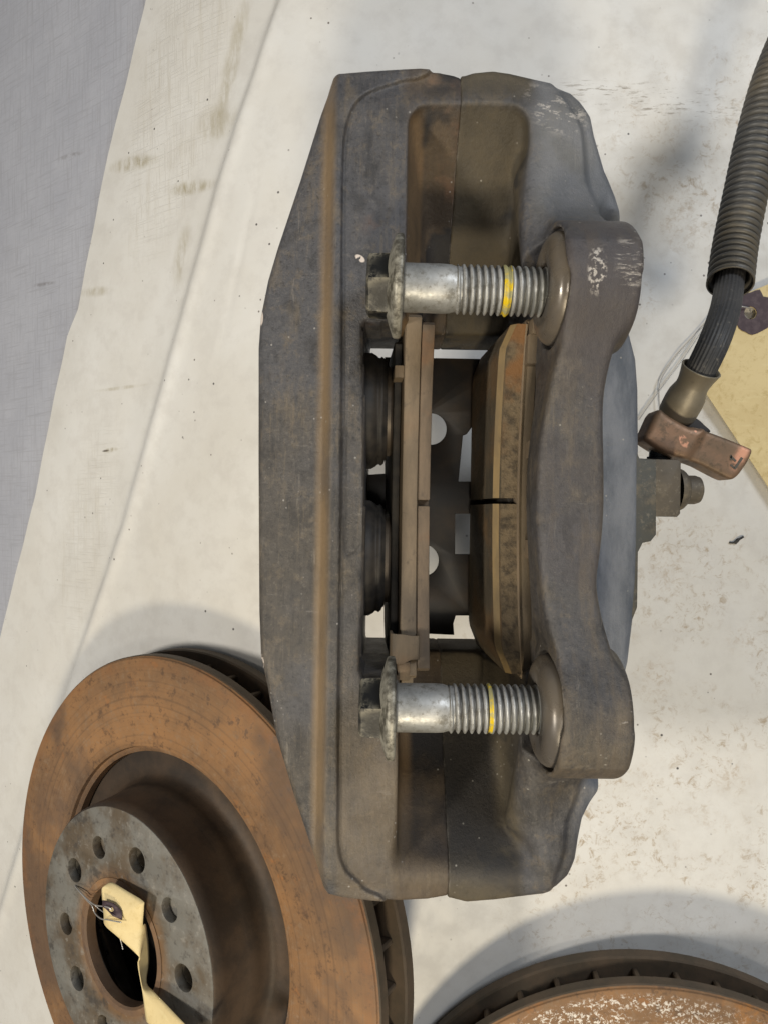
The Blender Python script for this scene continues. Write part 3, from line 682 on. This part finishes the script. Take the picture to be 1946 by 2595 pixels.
for (ya, yb, xa, xb, zt) in [(395, 470, 366, 420, -52), (468, 508, 372, 424, -30), (150, 198, 384, 420, -90), (-118, -68, 384, 420, -84)]:
    me = yz_plate('shim_tab', [(ya, zt), (yb, zt+4), (yb, zt-120), (ya, zt-120)], xa, xb, 3); link('shim_tab', tr(me, PB2), mclip, pad2)

# ================================================================== mounting bolts
def bolt_mats(base):
    m = Mat('bolt_head_black', base); a = m.noise(14, 5, 0.6); b = m.noise(45, 4, 0.7)
    col = m.mix(m.ramp(a, 0.5, 0.68), (0.012, 0.012, 0.012), (0.055, 0.050, 0.041)); col = m.mix(m.mul(m.edge(0.52, 0.62), m.ramp(b, 0.4, 0.6)), col, (0.32, 0.29, 0.22))
    m.bump(a, 4, 0.4); m.bump(b, 1.5, 0.4); hd = m.done(col, m.ramp(a, 0.4, 0.7, 0.36, 0.6), 0.0, 0.3)
    m = Mat('bolt_flange_zinc', base); a = m.noise(13, 6, 0.72); b = m.noise(45, 4, 0.7)
    col = m.mix(m.ramp(a, 0.42, 0.6), (0.36, 0.34, 0.28), (0.085, 0.076, 0.058)); m.bump(a, 4, 0.6); m.bump(b, 2, 0.5); fl = m.done(col, 0.5, 0.3, 0.5)
    m = Mat('bolt_zinc', base); a = m.noise(11, 6, 0.7); b = m.noise(60, 4, 0.7)
    col = m.mix(m.ramp(a, 0.35, 0.7), (0.50, 0.50, 0.485), (0.29, 0.285, 0.265)); col = m.mix(m.ramp(b, 0.5, 0.66, 0, 0.65), col, (0.20, 0.185, 0.155)); bl = m.noise(20, 6, 0.8); col = m.mix(m.ramp(bl, 0.54, 0.63, 0, 0.7), col, (0.17, 0.16, 0.135))
    x, y, z = m.sep(); rr = m.math('SQRT', m.math('ADD', m.mul(y, y), m.mul(z, z)))
    gro = m.mul(m.ramp(rr, 0.0555, 0.0495), m.ramp(x, 0.138, 0.15)); col = m.mix(m.mul(gro, m.ramp(a, 0.3, 0.6, 0.95, 0.6)), col, (0.055, 0.050, 0.042))
    old = m.mul(m.ramp(x, 0.24, 0.34), m.ramp(a, 0.42, 0.6)); col = m.mix(m.mul(old, 0.6), col, (0.14, 0.145, 0.14))
    m.bump(b, 1.6, 0.5); zn = m.done(col, m.ramp(a, 0.3, 0.7, 0.38, 0.6), 0.45, 0.5)
    m = Mat('bolt_paint_yellow', base); a = m.noise(30, 4)
    pt = m.done(m.mix(m.ramp(a, 0.40, 0.56), (0.68, 0.48, 0.008), (0.36, 0.33, 0.16)), 0.35, 0, 0.5)
    return hd, fl, zn, pt
hd, fl, zn, pt = bolt_mats((0, 0, 0))
def thread(x0, x1, ro, ri, pitch, n=48, per=8, extra=0.0, ph=0.0):
    m = int((x1-x0)/pitch*per)+1
    xs = np.linspace(x0, x1, m); th = np.linspace(0, 2*np.pi, n, endpoint=False)
    p = ((xs[:, None]/pitch-th[None, :]/(2*np.pi)+ph) % 1.0)
    tri = np.abs(p-0.5)*2; r = ri+(ro-ri)*np.clip(tri*1.35-0.12, 0, 1)+extra
    v = np.stack([np.repeat(xs[:, None], n, 1), r*np.cos(th), r*np.sin(th)], -1).reshape(-1, 3)
    i = np.arange(m*n).reshape(m, n); fs = []
    for k in range(m-1): fs.append(np.stack([i[k], np.roll(i[k], -1), np.roll(i[k+1], -1), i[k+1]], 1))
    return v, np.concatenate(fs)
def make_bolt(label, yy, x0, spin, band, band_w, yaw):
    loc = (x0*ca+yy*sa, -x0*sa+yy*ca, 100)
    t = thing('mounting_bolt', label, 'bolt', loc, (spin, 0, -A0+yaw), 'mounting bolts in the caliper ears')
    # hexagonal head, chamfered outer end, corner facing up
    V = []; rings = [(-81, 52), (-80, 66), (-74, 76), (-40, 78), (-8, 79)]; n = 6; sub = 6
    for xx, r in rings:
        for k in range(n*sub):
            a = 2*math.pi*k/(n*sub); hx = 1/math.cos(((a) % (math.pi/3))-math.pi/6)*math.cos(math.pi/6)
            rr = r*hx if xx > -78 else min(r, r*hx*1.02)
            V.append((xx, rr*math.sin(a), rr*math.cos(a)))
    N = n*sub; Fc = [(N*i+k, N*i+(k+1) % N, N*i+N+(k+1) % N, N*i+N+k) for i in range(len(rings)-1) for k in range(N)]
    Fc.append(tuple(range(N-1, -1, -1)))
    me = sharp(mesh_np('head', np.array(V), Fc), 28); bm = bmesh.new(); bm.from_mesh(me); bmesh.ops.recalc_face_normals(bm, faces=bm.faces); bm.to_mesh(me); bm.free()
    link('head', me, hd, t)
    v, f = lathe([(60, -34), (82, -27), (106, -19), (116, -16), (120, -12), (121, -2), (119, 3), (112, 5), (60, 6)], 72, XAX)
    v[:, 1:] *= (1+0.012*np.sin(3*np.arctan2(v[:, 1], v[:, 2])+yy))[:, None]
    link('flange', mesh_np('flange', v, f), fl, t)
    v, f = lathe([(50, 4), (56.5, 6), (57, 12), (57, 100), (56, 118), (53, 128), (52, 142)], 48, XAX)
    link('shank', mesh_np('shank', v, f), zn, t)
    v, f = thread(132, 415, 58, 48.5, 16.2)
    link('thread', mesh_np('thread', v, f), zn, t)
    v, f = thread(band, band+band_w, 58, 52.5, 16.2, extra=1.5, per=24)
    link('paint_ring', mesh_np('paint_ring', v, f), pt, t)
    return t
make_bolt('flanged mounting bolt through the upper ear, with a broad yellow paint ring', 537, 31, 0.05, 239, 19, -0.02)
make_bolt('flanged mounting bolt through the lower ear, with a thin yellow paint ring', -466, 29, -0.22, 222, 9, 0.0)

# ================================================================== brake discs
def rust_mats(base, spark):
    m = Mat('rusty_friction_ring', base)
    x, y, z = m.sep()
    a = m.noise(2.6, 6, 0.66); b = m.noise(26, 6, 0.72); c = m.noise(6, 6, 0.7); dd = m.noise(11, 5, 0.7)
    col = m.mix(m.ramp(a, 0.35, 0.65), (0.29, 0.152, 0.064), (0.19, 0.108, 0.054)); col = m.mix(m.ramp(c, 0.55, 0.72, 0, 0.75), col, (0.11, 0.062, 0.038))
    col = m.mix(m.mul(m.ramp(dd, 0.60, 0.72), 0.6), col, (0.34, 0.14, 0.04)); col = m.mix(m.ramp(b, 0.52, 0.66, 0, 0.6), col, (0.25, 0.165, 0.10)); col = m.mix(m.ramp(b, 0.46, 0.34, 0, 0.65), col, (0.075, 0.045, 0.028))
    e2 = m.noise(1.5, 4, 0.6); col = m.mix(m.ramp(e2, 0.47, 0.62, 0, 0.75), col, (0.105, 0.068, 0.046))
    r = m.math('SQRT', m.math('ADD', m.mul(x, x), m.mul(y, y)))
    cr = m.n('ShaderNodeCombineXYZ'); m.l(m.mul(r, 60), cr.inputs[0]); nzr = m.n('ShaderNodeTexNoise'); nzr.inputs['Scale'].default_value = 1.0; nzr.inputs['Detail'].default_value = 6; m.l(cr.outputs[0], nzr.inputs['Vector'])
    lines = m.ramp(nzr.outputs['Fac'], 0.5, 0.66); col = m.mix(m.mul(lines, m.ramp(a, 0.3, 0.6, 0.4, 1.0), 0.5), col, (0.10, 0.06, 0.035))
    lip = m.mul(m.ramp(r, 1.06, 1.11) if not spark else 0.0, m.ramp(c, 0.4, 0.6)); col = m.mix(m.mul(lip, 0.5), col, (0.27, 0.12, 0.045)); m.bump(nzr.outputs['Fac'], 2.5, 0.5)
    met = 0.0; rg = m.ramp(b, 0.3, 0.7, 0.55, 0.8)
    if spark:
        sp = m.mul(m.ramp(m.noise(50, 6, 0.8, dist=0.3), 0.525, 0.575), m.ramp(m.noise(4, 4), 0.30, 0.46), m.ramp(r, spark-0.02, spark-0.05), m.ramp(x, 0.55, -0.05))
        col = m.mix(m.mul(sp, 0.95), col, (0.72, 0.66, 0.58))
        col = m.mix(m.mul(m.ramp(x, 0.1, 0.45), m.ramp(dd, 0.45, 0.6), 0.7), col, (0.42, 0.17, 0.03))
        rg = m.math('SUBTRACT', rg, m.mul(sp, 0.3))
    else:
        sp = m.mul(m.ramp(m.noise(26, 7, 0.78), 0.57, 0.62), m.ell((760, -330, 0), (330, 420, 400), 0, 0.6), 0.6)
        col = m.mix(sp, col, (0.50, 0.42, 0.34))
        col = m.mix(m.mul(m.ell((760, -260, 0), (200, 330, 300), 0, 0.9), 0.4), col, (0.17, 0.135, 0.12))
    m.bump(b, 2.5, 0.5); m.bump(c, 3, 0.3); ring = m.done(col, rg, met, 0.4)
    m = Mat('disc_hat_grey', base); a = m.noise(3.6, 5, 0.65); b = m.noise(26, 6, 0.7); x, y, z = m.sep()
    r = m.math('SQRT', m.math('ADD', m.mul(x, x), m.mul(y, y)))
    col = m.mix(m.ramp(a, 0.4, 0.62), (0.175, 0.168, 0.15), (0.105, 0.078, 0.050)); col = m.mix(m.mul(m.ramp(r, 0.33, 0.26), 0.8), col, (0.21, 0.115, 0.05))
    big_ = m.noise(5.5, 5, 0.7); col = m.mix(m.ramp(big_, 0.55, 0.66, 0, 0.75), col, (0.05, 0.043, 0.037)); col = m.mix(m.ramp(b, 0.55, 0.7, 0, 0.6), col, (0.27, 0.25, 0.22)); col = m.mix(m.ramp(b, 0.45, 0.33, 0, 0.6), col, (0.05, 0.043, 0.037)); m.bump(b, 2.5, 0.6); hat = m.done(col, 0.55, 0.15, 0.5)
    m = Mat('disc_hat_wall', base); a = m.noise(5, 5, 0.65); b = m.noise(30, 5, 0.7)
    col = m.mix(m.ramp(a, 0.35, 0.65), (0.080, 0.052, 0.032), (0.042, 0.030, 0.021)); m.bump(b, 2.5, 0.5); wall = m.done(col, 0.6, 0.1, 0.4)
    m = Mat('disc_edge', base); a = m.noise(5, 5, 0.65); b = m.noise(30, 5, 0.7)
    col = m.mix(m.ramp(a, 0.35, 0.65), (0.115, 0.082, 0.054), (0.07, 0.055, 0.038)); m.bump(b, 2.5, 0.5); edge = m.done(col, 0.65, 0.1, 0.4)
    return ring, hat, wall, edge
def make_disc(label, c, n, R, spark, q):
    T = 231.0
    z = Vector(n).normalized(); x = Vector((0, 1, 0)).cross(z).normalized(); y = z.cross(x)
    base = Vector(c)-z*T
    rot = Matrix((x, y, z)).transposed()
    t = thing('brake_disc', label, 'brake disc', base, rot.to_euler(), 'rusty brake discs on the sheet')
    mr, mh, mw, mg = rust_mats((0, 0, 0), spark)
    v, f = lathe([(655*q, T-62), (655*q, T-26), (662*q, T-22), (676*q, T-20), (680*q, T-3), (686*q, T), (R*0.8, T+0.8), (R-18, T), (R-12, T-3), (R-9, T-9), (R-4, T-12), (R, T-17), (R, T-58), (R-5, T-64), (655*q, T-64)], 160)
    o = link('front_ring', sharp(mesh_np('front_ring', v, f), 30), mr, t)
    o.data.materials.append(mg)
    cen = np.array([p.center[:] for p in o.data.polygons])/K; rr = np.hypot(cen[:, 0], cen[:, 1])
    o.data.polygons.foreach_set('material_index', ((cen[:, 2] < T-14) & (rr > R-6)).astype(np.int32))
    v, f = lathe([(640*q, 0), (R-6, 0), (R, 6), (R, 50), (R-6, 58), (640*q, 58), (640*q, 0)], 160)
    link('rear_ring', sharp(mesh_np('rear_ring', v, f), 30), mg, t)
    # hat
    v, f = lathe([(655*q, T-70), (600*q, T-74), (556*q, T-70), (536*q, T-52), (528*q, T-10), (522*q, T+40), (519*q, T+44), (514*q, T+150), (510*q, T+176*q), (503*q, T+184*q)], 128)
    link('hat_wall', sharp(mesh_np('hat_wall', v, f), 40), mw, t)
    H1 = T+186.5*q
    big = [circle(355*q*math.cos(math.radians(a)), 355*q*math.sin(math.radians(a)), 46*q, 24) for a in (74.6, 147, 219.5, 291, 2)]
    blind = [circle(355*q*math.cos(math.radians(a)), 355*q*math.sin(math.radians(a)), 42*q, 24) for a in (112.9, 38.5, 186, 254.5, 327)]
    link('hat_face', plate('hat_face', circle(0, 0, 504*q, 96), [circle(0, 0, 219*q, 64)]+big+blind, H1-40, H1, 4), mh, t)
    link('hat_inner_face', plate('hat_inner_face', circle(0, 0, 500*q, 64), [circle(0, 0, 292*q, 64)]+[ [(p[0], p[1]) for p in q] for q in big], H1-95, H1-41, 0), mh, t)
    v, f = lathe([(219*q, H1-6), (240*q, H1-1), (243*q, H1+3), (222*q, H1+5), (214*q, H1-2), (214*q, H1-44), (225*q, H1-46)], 96)
    link('hub_rim', sharp(mesh_np('hub_rim', v, f), 40), mr, t)
    v, f = lathe([(0.5, 30), (640*q, 30), (640*q, 36), (0.5, 36)], 64)  # dark disc added inside the hub so the bore reads black
    link('bore_darkener', mesh_np('bore_darkener', v, f), mat_boot, t)
    # cooling vanes, one by one
    vb, fb = box(700*q, R-42, -11, 11, 58, T-64)
    me = mesh_np('vane', vb, fb, False); me = bevelled(me, 5, 1)
    nv = 44
    for i in range(nv):
        o = bpy.data.objects.new('vane', me); COL.objects.link(o); o.parent = t; o.rotation_euler = (0, 0, 2*math.pi*(i+0.3)/nv)
        if i == 0: me.materials.append(mg)
    return t
QD = 0.95/0.87
c1 = np.array([-961.0, -1769.6, -1233.8])
disc = make_disc('rust-brown vented brake disc with a raised bolted hub and a paper tag in its bore', c1, DISC_N, 1140.0, None, QD)
make_disc('rusty vented brake disc with bright flaked specks, cut off below the caliper', np.array([1040.0, -2954.0, -860.0]), (-0.09, 0.0, 1.0), 1159.0, 1.159, QD)

# ================================================================== brake hose
def copper_mat(base):
    m = Mat('copper_fitting', base); a = m.noise(6, 5, 0.65); b = m.noise(34, 5, 0.72)
    col = m.mix(m.ramp(a, 0.35, 0.65), (0.26, 0.155, 0.095), (0.165, 0.115, 0.076)); col = m.mix(m.ramp(b, 0.50, 0.66, 0, 0.75), col, (0.10, 0.074, 0.048))
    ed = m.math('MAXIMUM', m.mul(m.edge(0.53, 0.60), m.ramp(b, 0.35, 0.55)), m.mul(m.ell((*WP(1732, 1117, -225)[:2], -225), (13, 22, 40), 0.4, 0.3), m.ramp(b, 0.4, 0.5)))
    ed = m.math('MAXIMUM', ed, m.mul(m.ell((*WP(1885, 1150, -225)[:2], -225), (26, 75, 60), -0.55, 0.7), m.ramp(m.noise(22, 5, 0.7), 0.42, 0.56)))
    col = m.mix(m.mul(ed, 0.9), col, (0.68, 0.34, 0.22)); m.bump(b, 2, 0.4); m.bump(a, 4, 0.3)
    return m.done(col, m.ramp(a, 0.3, 0.7, 0.45, 0.62), 0.45, 0.5)
HB = WP(1760, 1120, -330)
hose = thing('brake_hose', 'black brake hose in a ribbed sleeve with a copper end fitting beside the caliper', 'hose', HB)
HBm = tuple(HB)
z6 = lambda pts, z: [tuple(WP(1560+x/4.02, 850+y/4.02, z)[:2]) for x, y in pts]
left = smooth_poly(z6([(440, 750), (560, 822), (760, 930), (850, 958), (905, 960), (870, 1060), (800, 1170), (735, 1250), (640, 1242), (500, 1196), (330, 1092), (292, 1040), (335, 950)], -230), 3)
bar = smooth_poly(z6([(780, 945), (870, 955), (1000, 992), (1200, 1068), (1375, 1142), (1402, 1162), (1400, 1200), (1360, 1285), (1290, 1390), (1245, 1440), (1195, 1466), (1140, 1452), (1020, 1392), (880, 1318), (740, 1252), (760, 1100)], -235), 3)
xs = [p[0] for p in left+bar]; ys = [p[1] for p in left+bar]
g = Grid((min(xs)-20, min(ys)-20, -360), (max(xs)+20, max(ys)+20, -200), 3.0)
dl = smax(g.p2(left), np.abs(g.z+278)-50, 22); db = smax(g.p2(bar), np.abs(g.z+282)-44, 16)
d = smin(dl, db, 14)
pa = WP(1705, 1052, -300); pb = WP(1785, 1092, -300); ab = pb-pa
tt = np.clip(((g.x-pa[0])*ab[0]+(g.y-pa[1])*ab[1])/(ab[0]**2+ab[1]**2), 0, 1)
d = smax(d, 40-np.sqrt((g.x-pa[0]-ab[0]*tt)**2+(g.y-pa[1]-ab[1]*tt-14)**2+(g.z+300)**2), 6)
# tube mouth behind the ferrule; a dark plate stands for its shaded inside
M_ = WP(1720, 1035, -268)
mcu = copper_mat(HBm)
sdf_part('end_fitting', g, d, mcu, hose, HB)
# stamped mark on the bar: short strokes
mk = Mat('stamp_dark', HBm); mkm = mk.done((0.075, 0.068, 0.055), 0.6)
q = lambda x, y: tuple(WP(1820+x*100/1659, 1120+y*100/1659, -236)[:2])
stroke = [[(620, 1120), (720, 1160), (1040, 690), (950, 630)], [(700, 850), (760, 780), (540, 560), (480, 640)], [(480, 980), (640, 1120), (690, 1050), (520, 930)], [(480, 560), (560, 540), (560, 760), (480, 760)]]
vv = []; ff = []
for s_ in stroke:
    o = len(vv)
    for zz in (-239.5, -236.8):
        for p in s_: vv.append((*q(*p), zz))
    ff += [(o, o+1, o+2, o+3), (o+4, o+5, o+6, o+7)]+[(o+i, o+(i+1) % 4, o+4+(i+1) % 4, o+4+i) for i in range(4)]
me = mesh_np('stamped_mark', np.array(vv)-HB, ff, False); bm = bmesh.new(); bm.from_mesh(me); bmesh.ops.recalc_face_normals(bm, faces=bm.faces); bm.to_mesh(me); bm.free()
link('stamped_mark', me, mkm, hose)
ds = mk_d = Mat('mouth_shade_dark', HBm); mdk = ds.done((0.02, 0.014, 0.011), 0.6)  # dark colour painted for the shaded inside of the tube
sk = smooth_poly([tuple(WP(x, y, -318)[:2]) for x, y in [(1712, 1050), (1745, 1052), (1768, 1062), (1786, 1078), (1800, 1094), (1770, 1104), (1720, 1090)]], 3)
me = plate('mouth_shade_plate', sk, [], -345, -318, 3); me.transform(Matrix.Translation(-Vector(HB)*K)); link('mouth_shade_plate', me, mdk, hose)
# ferrule
m = Mat('ferrule_zinc', HBm); a = m.noise(7, 5, 0.6); b = m.noise(40, 5, 0.7)
col = m.mix(m.ramp(a, 0.35, 0.65), (0.27, 0.235, 0.175), (0.215, 0.185, 0.135)); col = m.mix(m.ramp(b, 0.58, 0.75, 0, 0.5), col, (0.12, 0.10, 0.07)); m.bump(b, 2, 0.5); mfer = m.done(col, 0.5, 0.35)
fa = WP(1712, 1052, -330); fb = WP(1776, 934, -235)
fr_ = frame(fa, fb); L = float(np.linalg.norm(fb-fa))
v, f = lathe([(40, -6), (53, 0), (55, 8), (56, L*0.30), (54, L*0.45), (46, L*0.62), (46, L*0.70), (50, L*0.84), (56, L*0.985), (57, L), (54, L+2), (51, L), (45, L*0.8), (42, L*0.6)], 48, fr_)
th_ = np.arctan2(*(xf(v, np.linalg.inv(fr_))[:, [1, 0]].T))
link('ferrule', mesh_np('ferrule', v-HB, f), mfer, hose)
# rubber hose
m = Mat('hose_rubber', HBm); a = m.noise(6, 5, 0.6); b = m.noise(60, 4, 0.75)
col = m.mix(m.ramp(a, 0.35, 0.65), (0.032, 0.033, 0.036), (0.065, 0.062, 0.060)); col = m.mix(m.ramp(b, 0.55, 0.72, 0, 0.6), col, (0.20, 0.18, 0.15)); m.bump(b, 2, 0.5); mrub = m.done(col, 0.55, 0, 0.5)
hp = [fa+(fb-fa)*0.55, fb, WP(1810, 862, -225), WP(1836, 785, -290), WP(1848, 712, -400), WP(1858, 640, -440), WP(1875, 540, -475)]
hpath = smooth_poly(hp, 10, False)
nn = 96; prof = 1.8*np.maximum(np.cos(np.arange(nn)*2*np.pi/nn*24), -0.6)
v, f = tube(hpath, 41, nn, prof)
link('rubber_hose', mesh_np('rubber_hose', v-HB, f), mrub, hose)
# corrugated sleeve
m = Mat('sleeve_plastic', HBm); a = m.noise(4.5, 5, 0.6); b = m.noise(40, 4, 0.7)
col = m.mix(m.ramp(a, 0.35, 0.65), (0.060, 0.060, 0.060), (0.115, 0.100, 0.075)); col = m.mix(m.ramp(b, 0.6, 0.75, 0, 0.5), col, (0.20, 0.175, 0.13)); m.bump(b, 1.8, 0.5); mslv = m.done(col, 0.45, 0, 0.5)
sp = [WP(1849, 718, -392), WP(1862, 620, -450), WP(1888, 490, -490), WP(1918, 350, -520), WP(1958, 205, -550), WP(2012, 70, -580), WP(2080, -80, -610)]
path = np.array(smooth_poly(sp, 60, False)); seg = np.r_[0, np.cumsum(np.linalg.norm(np.diff(path, axis=0), axis=1))]
tot = seg[-1]; ns = int(tot/25*12); ss = np.linspace(0, tot, ns); P = np.stack([np.interp(ss, seg, path[:, i]) for i in range(3)], 1)
# smooth the centre line
for _ in range(30): P[1:-1] = 0.5*P[1:-1]+0.25*(P[:-2]+P[2:])
ph = (ss/25) % 1.0; rad = 54+15*np.clip(np.sin(np.pi*ph), 0, 1)**0.7; rad[:3] = 69
v, f = tube(P, rad, 40, None, caps=False)
o = link('corrugated_sleeve', mesh_np('corrugated_sleeve', v-HB, f), mslv, hose)
so = o.modifiers.new('s', 'SOLIDIFY'); so.thickness = 5*K; so.offset = -1

# ================================================================== paper tags
def paper_mat(name, base, amt=0.6):
    m = Mat(name, base); a = m.noise(5, 5, 0.6); b = m.noise(24, 6, 0.72, dist=0.5); c = m.noise(10, 5, 0.6, stretch=(1, 4, 1), rot=(0, 0, 0.6))
    col = m.mix(m.ramp(a, 0.35, 0.65), (0.74, 0.60, 0.32), (0.67, 0.53, 0.27)); col = m.mix(m.mul(m.ramp(b, 0.48, 0.70), amt), col, (0.46, 0.33, 0.12))
    col = m.mix(m.ramp(c, 0.55, 0.7, 0, 0.4), col, (0.80, 0.68, 0.38)); m.bump(a, 5, 0.4); m.bump(c, 2.5, 0.4)
    return m.done(col, 0.6, 0, 0.4)
def patch_mat(base):
    m = Mat('tag_patch', base); b = m.noise(40, 4); m.bump(b, 1.5, 0.4)
    return m.done(m.mix(m.ramp(b, 0.4, 0.7), (0.060, 0.038, 0.045), (0.095, 0.066, 0.072)), 0.6, 0, 0.4)
m = Mat('wire_steel'); mwire = m.done((0.55, 0.53, 0.50), 0.35, 0.6)
m = Mat('string_black'); mstr = m.done((0.03, 0.028, 0.028), 0.6)
# tag lying on the sheet at the right
z4 = lambda x, y, z: WP(1400+x/1.7015, 100+y/1.7015, z)
ZT = -1155
TB = WP(1900, 960, ZT)
tag = thing('paper_tag', 'manila paper tag lying flat on the sheet under the brake hose', 'tag', TB, None, 'manila paper tags')
mp_ = paper_mat('manila_paper', tuple(TB)); mq_ = patch_mat(tuple(TB))
out = [tuple(z4(x, y, ZT)[:2]) for x, y in [(795, 1150), (830, 1095), (930, 1055), (1000, 1020), (1750, 1500), (1400, 2600), (930, 1932), (660, 1525), (648, 1490)]]
hole = [(p[0], p[1]) for p in circle(*z4(850, 1180, ZT)[:2], 26, 24)]
# gently arched sheet of card
def arch(me, cxy, amp):
    for v_ in me.vertices:
        r2 = ((v_.co.x)**2+(v_.co.y)**2)/((500*K)**2); v_.co.z += amp*K*(1-r2)
me = plate('card', out, [hole], ZT-3, ZT, 0); me.transform(Matrix.Translation(-Vector(TB)*K)); link('card', me, mp_, tag)
pout = smooth_poly([tuple(z4(x, y, ZT)[:2]) for x, y in [(783, 1190), (790, 1140), (815, 1105), (850, 1092), (890, 1080), (905, 1110), (940, 1115), (975, 1140), (950, 1220), (905, 1255), (858, 1274), (830, 1262), (800, 1245)]], 2)
hole2 = circle(*z4(850, 1180, ZT)[:2], 27, 24)
me = plate('hole_patch', pout, [hole2], ZT+0.5, ZT+4, 0); me.transform(Matrix.Translation(-Vector(TB)*K)); link('hole_patch', me, mq_, tag)
def wire(name, pts, r, mat, parent, base, n=8):
    v, f = tube(smooth_poly(pts, 8, False), r, n); return link(name, mesh_np(name, v-np.array(base), f), mat, parent)
wire('tag_wire', [z4(850, 1172, ZT-6), z4(845, 1158, ZT+14), z4(800, 1150, ZT+20), z4(740, 1140, ZT+8), z4(690, 1190, ZT-12), z4(600, 1290, ZT-20), z4(530, 1370, ZT-20), z4(465, 1470, ZT-20), z4(458, 1560, ZT-22), z4(470, 1640, ZT-24)], 2.6, mwire, tag, TB)
wire('tag_wire', [z4(640, 1260, ZT-14), z4(560, 1380, ZT-18), z4(470, 1500, ZT-16), z4(395, 1605, ZT-18), z4(370, 1640, ZT-22)], 2.4, mwire, tag, TB)
# twisted tag in the bore of the left disc
zz7 = lambda x, y: (120+x/3.318, 2150+y/3.318)
cH = Vector(c1)+Vector(DISC_N)*186.5*QD
def hp_(x, y, hgt):           # pixel -> point at a height above the hub face
    px, py = zz7(x, y); o = np.array([0, 0, D]); dd = np.array([(px-CX)/F, -(py-CY)/F, -1.0])
    cc = np.array(cH)+DISC_N*hgt
    t_ = ((cc-o) @ DISC_N)/(dd @ DISC_N); return o+dd*t_
TB2 = hp_(700, 800, 10)
tag2 = thing('paper_tag', 'twisted manila paper tag wired through a hole in the left disc hub', 'tag', TB2, None, 'manila paper tags')
mp2 = paper_mat('manila_paper_twisted', tuple(TB2), 0.35); mq2 = patch_mat(tuple(TB2))
E1 = [((470, 330, 60), (520, 292, 40)), ((462, 350, 62), (560, 290, 40)), ((468, 440, 66), (680, 362, 46)), ((480, 560, 72), (805, 440, 50)), ((490, 645, 76), (815, 490, 50)), ((600, 745, 70), (806, 640, 40)), ((770, 905, 58), (828, 640, 20)),
      ((766, 960, 50), (850, 780, -10)), ((772, 1020, 44), (858, 960, -30)), ((790, 1120, 40), (838, 1130, 0)), ((810, 1240, 44), (905, 1210, 30)), ((836, 1440, 48), (1010, 1320, 50)), ((870, 1500, 50), (1160, 1477, 70)), ((960, 1800, 50), (1420, 1730, 80))]
NA = 8; V = []
rows_ = smooth_poly([np.r_[hp_(*a), hp_(*b)] for a, b in E1], 4, False)
for r_ in rows_:
    for k in range(NA+1):
        t_ = k/NA; p = r_[:3]*(1-t_)+r_[3:]*t_; V.append(p+DISC_N*6*math.sin(math.pi*t_))
nr = len(rows_); Fc = [((NA+1)*i+k, (NA+1)*i+k+1, (NA+1)*(i+1)+k+1, (NA+1)*(i+1)+k) for i in range(nr-1) for k in range(NA)]
o = link('card', mesh_np('card', np.array(V)-TB2, Fc), mp2, tag2); so = o.modifiers.new('s', 'SOLIDIFY'); so.thickness = 3*K; so.offset = 0
pp = [(470, 435, 82), (495, 438, 80), (560, 458, 76), (605, 495, 74), (632, 530, 72), (634, 600, 78), (560, 570, 82), (505, 520, 84), (472, 490, 85)]
cen_ = (545, 515, 78); V = [hp_(*p) for p in pp]; hh_ = [(545+22*math.cos(a), 515+22*math.sin(a), 78) for a in np.linspace(-2.6, -2.6+2*math.pi, len(pp), endpoint=False)]
V += [hp_(*p) for p in hh_]; n_ = len(pp); Fc = [(i, (i+1) % n_, n_+(i+1) % n_, n_+i) for i in range(n_)]
o = link('hole_patch', mesh_np('hole_patch', np.array(V)-TB2, Fc), mq2, tag2); so = o.modifiers.new('s', 'SOLIDIFY'); so.thickness = 3*K
wire('tag_wire', [hp_(225, 290, -20), hp_(250, 335, 14), hp_(320, 410, 30), hp_(385, 465, 40), hp_(430, 482, 60), hp_(500, 490, 88), hp_(545, 512, 86)], 2.6, mwire, tag2, TB2)
wire('tag_wire', [hp_(240, 320, 4), hp_(330, 430, 24), hp_(378, 480, 34), hp_(405, 545, 36), hp_(455, 590, 60), hp_(520, 602, 84), hp_(625, 622, 88)], 2.6, mwire, tag2, TB2)
wire('tag_wire', [hp_(395, 470, 40), hp_(440, 510, 30), hp_(500, 560, 50), hp_(590, 690, 30), hp_(625, 790, 20), hp_(640, 850, 20)], 2.2, mwire, tag2, TB2)
# scrap of black lint on the sheet
LB = np.array(sheet_pt(1866, 1370, H))
lint = thing('lint', 'small curled scrap of black lint on the bare sheet below the copper fitting', 'lint', LB)
mkp = lambda x, y, dz: sheet_pt(1560+x/4.02, 850+y/4.02, H)+np.array([0, 0, dz])
wire('strand', [mkp(1150, 2110, 3), mkp(1190, 2110, 6), mkp(1225, 2085, 10), mkp(1260, 2065, 9), mkp(1290, 2052, 4)], 4.5, mstr, lint, LB)
wire('strand', [mkp(1205, 2120, 3), mkp(1228, 2092, 8), mkp(1240, 2072, 6)], 6, mstr, lint, LB)
